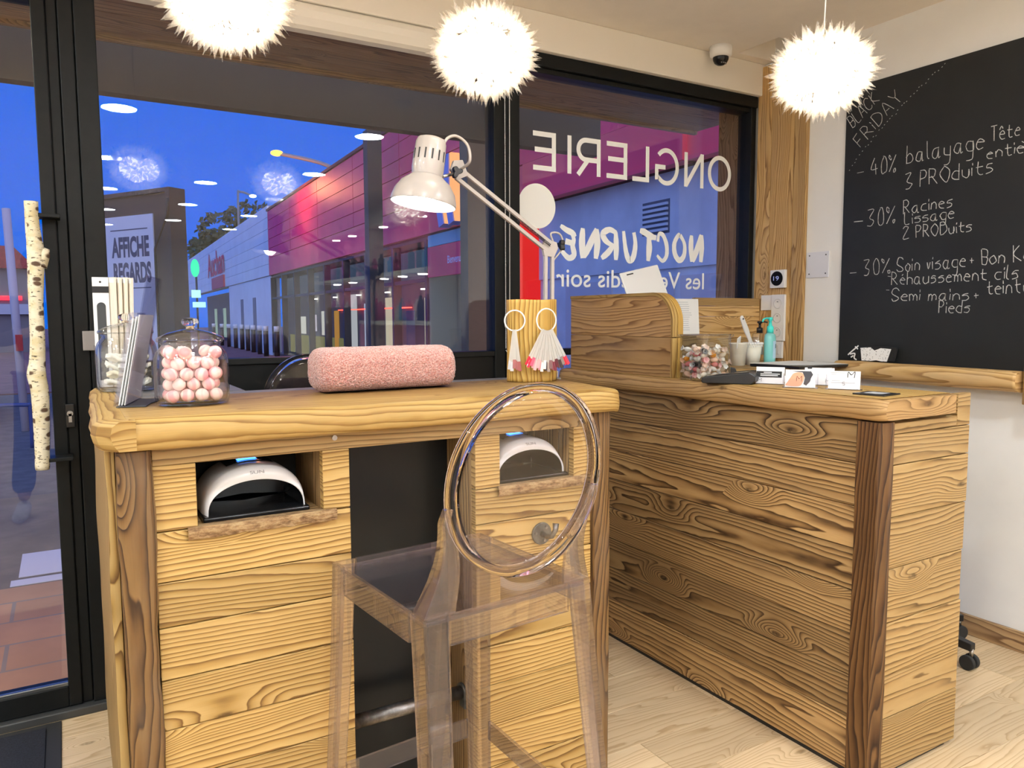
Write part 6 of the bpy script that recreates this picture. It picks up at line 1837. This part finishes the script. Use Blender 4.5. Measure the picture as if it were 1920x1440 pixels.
def skin(name, pts, edges, mat, parent, lvl=2):
    me = bpy.data.meshes.new(name); inv = world_of(parent).inverted()
    me.from_pydata([tuple(inv @ Vector(p[:3])) for p in pts], edges, []); me.materials.append(mat)
    o = bpy.data.objects.new(name, me); COL.objects.link(o); o.parent = parent
    o.modifiers.new('skin', 'SKIN'); 
    for i, p in enumerate(pts):
        r = p[3]; me.skin_vertices[0].data[i].radius = r if isinstance(r, tuple) else (r, r)
    me.skin_vertices[0].data[0].use_root = True
    s = o.modifiers.new('sub', 'SUBSURF'); s.levels = s.render_levels = lvl
    return o
pr = thing('person', 'person standing behind the camera in dark jacket, grey jeans and white trainers, photographing', 'person', (-.12, -.40, 0))
skin_m = plain('skin', (.62, .40, .30), .5)
px, py = -.12, -.42
sk = [(px, py, .98, .10), (px, py, 1.25, .11), (px, py, 1.42, .09), (px, py+.01, 1.50, .052), (px, py+.03, 1.58, .075), (px, py+.04, 1.66, .088), (px, py+.02, 1.73, .06),
      (px-.18, py, 1.40, .05), (px-.24, py+.05, 1.16, .042), (px-.06, py+.24, 1.22, .032), (px+.02, py+.27, 1.23, .03), (px+.18, py, 1.40, .05), (px+.27, py+.05, 1.16, .042), (px+.21, py+.24, 1.22, .032), (px+.16, py+.27, 1.235, .03),
      (px-.09, py, .90, .075), (px-.12, py+.12, .50, .055), (px-.15, py+.22, .10, .04), (px+.10, py, .90, .075), (px+.12, py+.03, .50, .055), (px+.13, py-.02, .10, .04)]
skin('body', sk, [(0, 1), (1, 2), (2, 3), (3, 4), (4, 5), (5, 6), (2, 7), (7, 8), (8, 9), (9, 10), (2, 11), (11, 12), (12, 13), (13, 14), (0, 15), (15, 16), (16, 17), (0, 18), (18, 19), (19, 20)], skin_m, pr)
def fingers(w, d, side):
    for k in range(4):
        b = w+Vector((0, .0, .012-.018*k)); L2 = (.055, .062, .058, .045)[k]
        skin('finger', [(*b, .0085), (*(b+d*L2*.5+Vector((0, .012, 0))), .008), (*(b+d*L2), .007)], [(0, 1), (1, 2)], skin_m, pr, 1)
    b = w+Vector((0, -.012, .022)); skin('thumb', [(*b, .010), (*(b+d*.025+Vector((0, -.012, .012))), .009), (*(b+d*.05+Vector((0, -.016, .012))), .008)], [(0, 1), (1, 2)], skin_m, pr, 1)
fingers(Vector((px+.035, py+.275, 1.235)), Vector((1, 0, .1)), 1); fingers(Vector((px+.155, py+.275, 1.24)), Vector((-1, 0, .1)), -1)
jm = plain('dark_jacket', (.03, .032, .04), .9)
skin('jacket', [(px, py, .95, .155), (px, py, 1.2, .16), (px, py, 1.40, .125), (px, py+.005, 1.47, .075), (px-.19, py, 1.40, .072), (px-.25, py+.05, 1.15, .06), (px-.09, py+.21, 1.21, .045), (px+.19, py, 1.40, .072), (px+.28, py+.05, 1.15, .06), (px+.225, py+.21, 1.21, .045)], [(0, 1), (1, 2), (2, 3), (2, 4), (4, 5), (5, 6), (2, 7), (7, 8), (8, 9)], jm, pr)
tm = plain('grey_jeans', (.075, .09, .15), .9, noise_amt=.2, nscale=60)
skin('trousers', [(px, py, .95, .135), (px-.09, py, .86, .10), (px-.12, py+.12, .50, .078), (px-.155, py+.215, .14, .072), (px+.10, py, .86, .10), (px+.12, py+.03, .50, .078), (px+.13, py-.02, .14, .072)], [(0, 1), (1, 2), (2, 3), (0, 4), (4, 5), (5, 6)], tm, pr)
for fx, fy in ((px-.155, py+.215), (px+.13, py-.02)):
    rows = []
    for q, w, h in ((-.075, .022, .05), (-.06, .038, .095), (0, .042, .105), (.06, .044, .085), (.13, .048, .062), (.18, .040, .050), (.205, .020, .035)):
        rows.append([(fx-.02*q/.2+w*math.cos(2*PI*k/18), fy+q, .003+max(0, h*.5+h*.5*math.sin(2*PI*k/18))) for k in range(18)])
    MB().grid(rows, closed=True, cap=True).build('trainer', plain('trainer_white', (.82, .82, .84), .7, noise_amt=.2, nscale=40), pr)
MB().sphere((px, py+.02, 1.69), .098, 20, 12, sy=1.05, sz=1.0).build('hair', plain('brown_hair', (.06, .035, .02), .7), pr)
mb = MB()
for s in (-1, 1): mb.sphere((px+s*.032, py+.112, 1.665), .010, 10, 6)
mb.build('eyes', M_blackgloss, pr)
MB().grid([[(px-.012, py+.115, 1.62), (px, py+.138, 1.62), (px+.012, py+.115, 1.62)], [(px-.006, py+.11, 1.67), (px, py+.12, 1.67), (px+.006, py+.11, 1.67)]]).build('nose', skin_m, pr)
MB().box(px-.022, px+.022, py+.098, py+.106, 1.592, 1.600).build('mouth', plain('lip', (.45, .18, .16), .5), pr)
ph_ = MB().box(-.075, .065, -.128, -.119, 1.205, 1.275).build('phone', M_black, bevel=.003); tag(ph_, 'black phone held by the person behind the camera', 'phone')
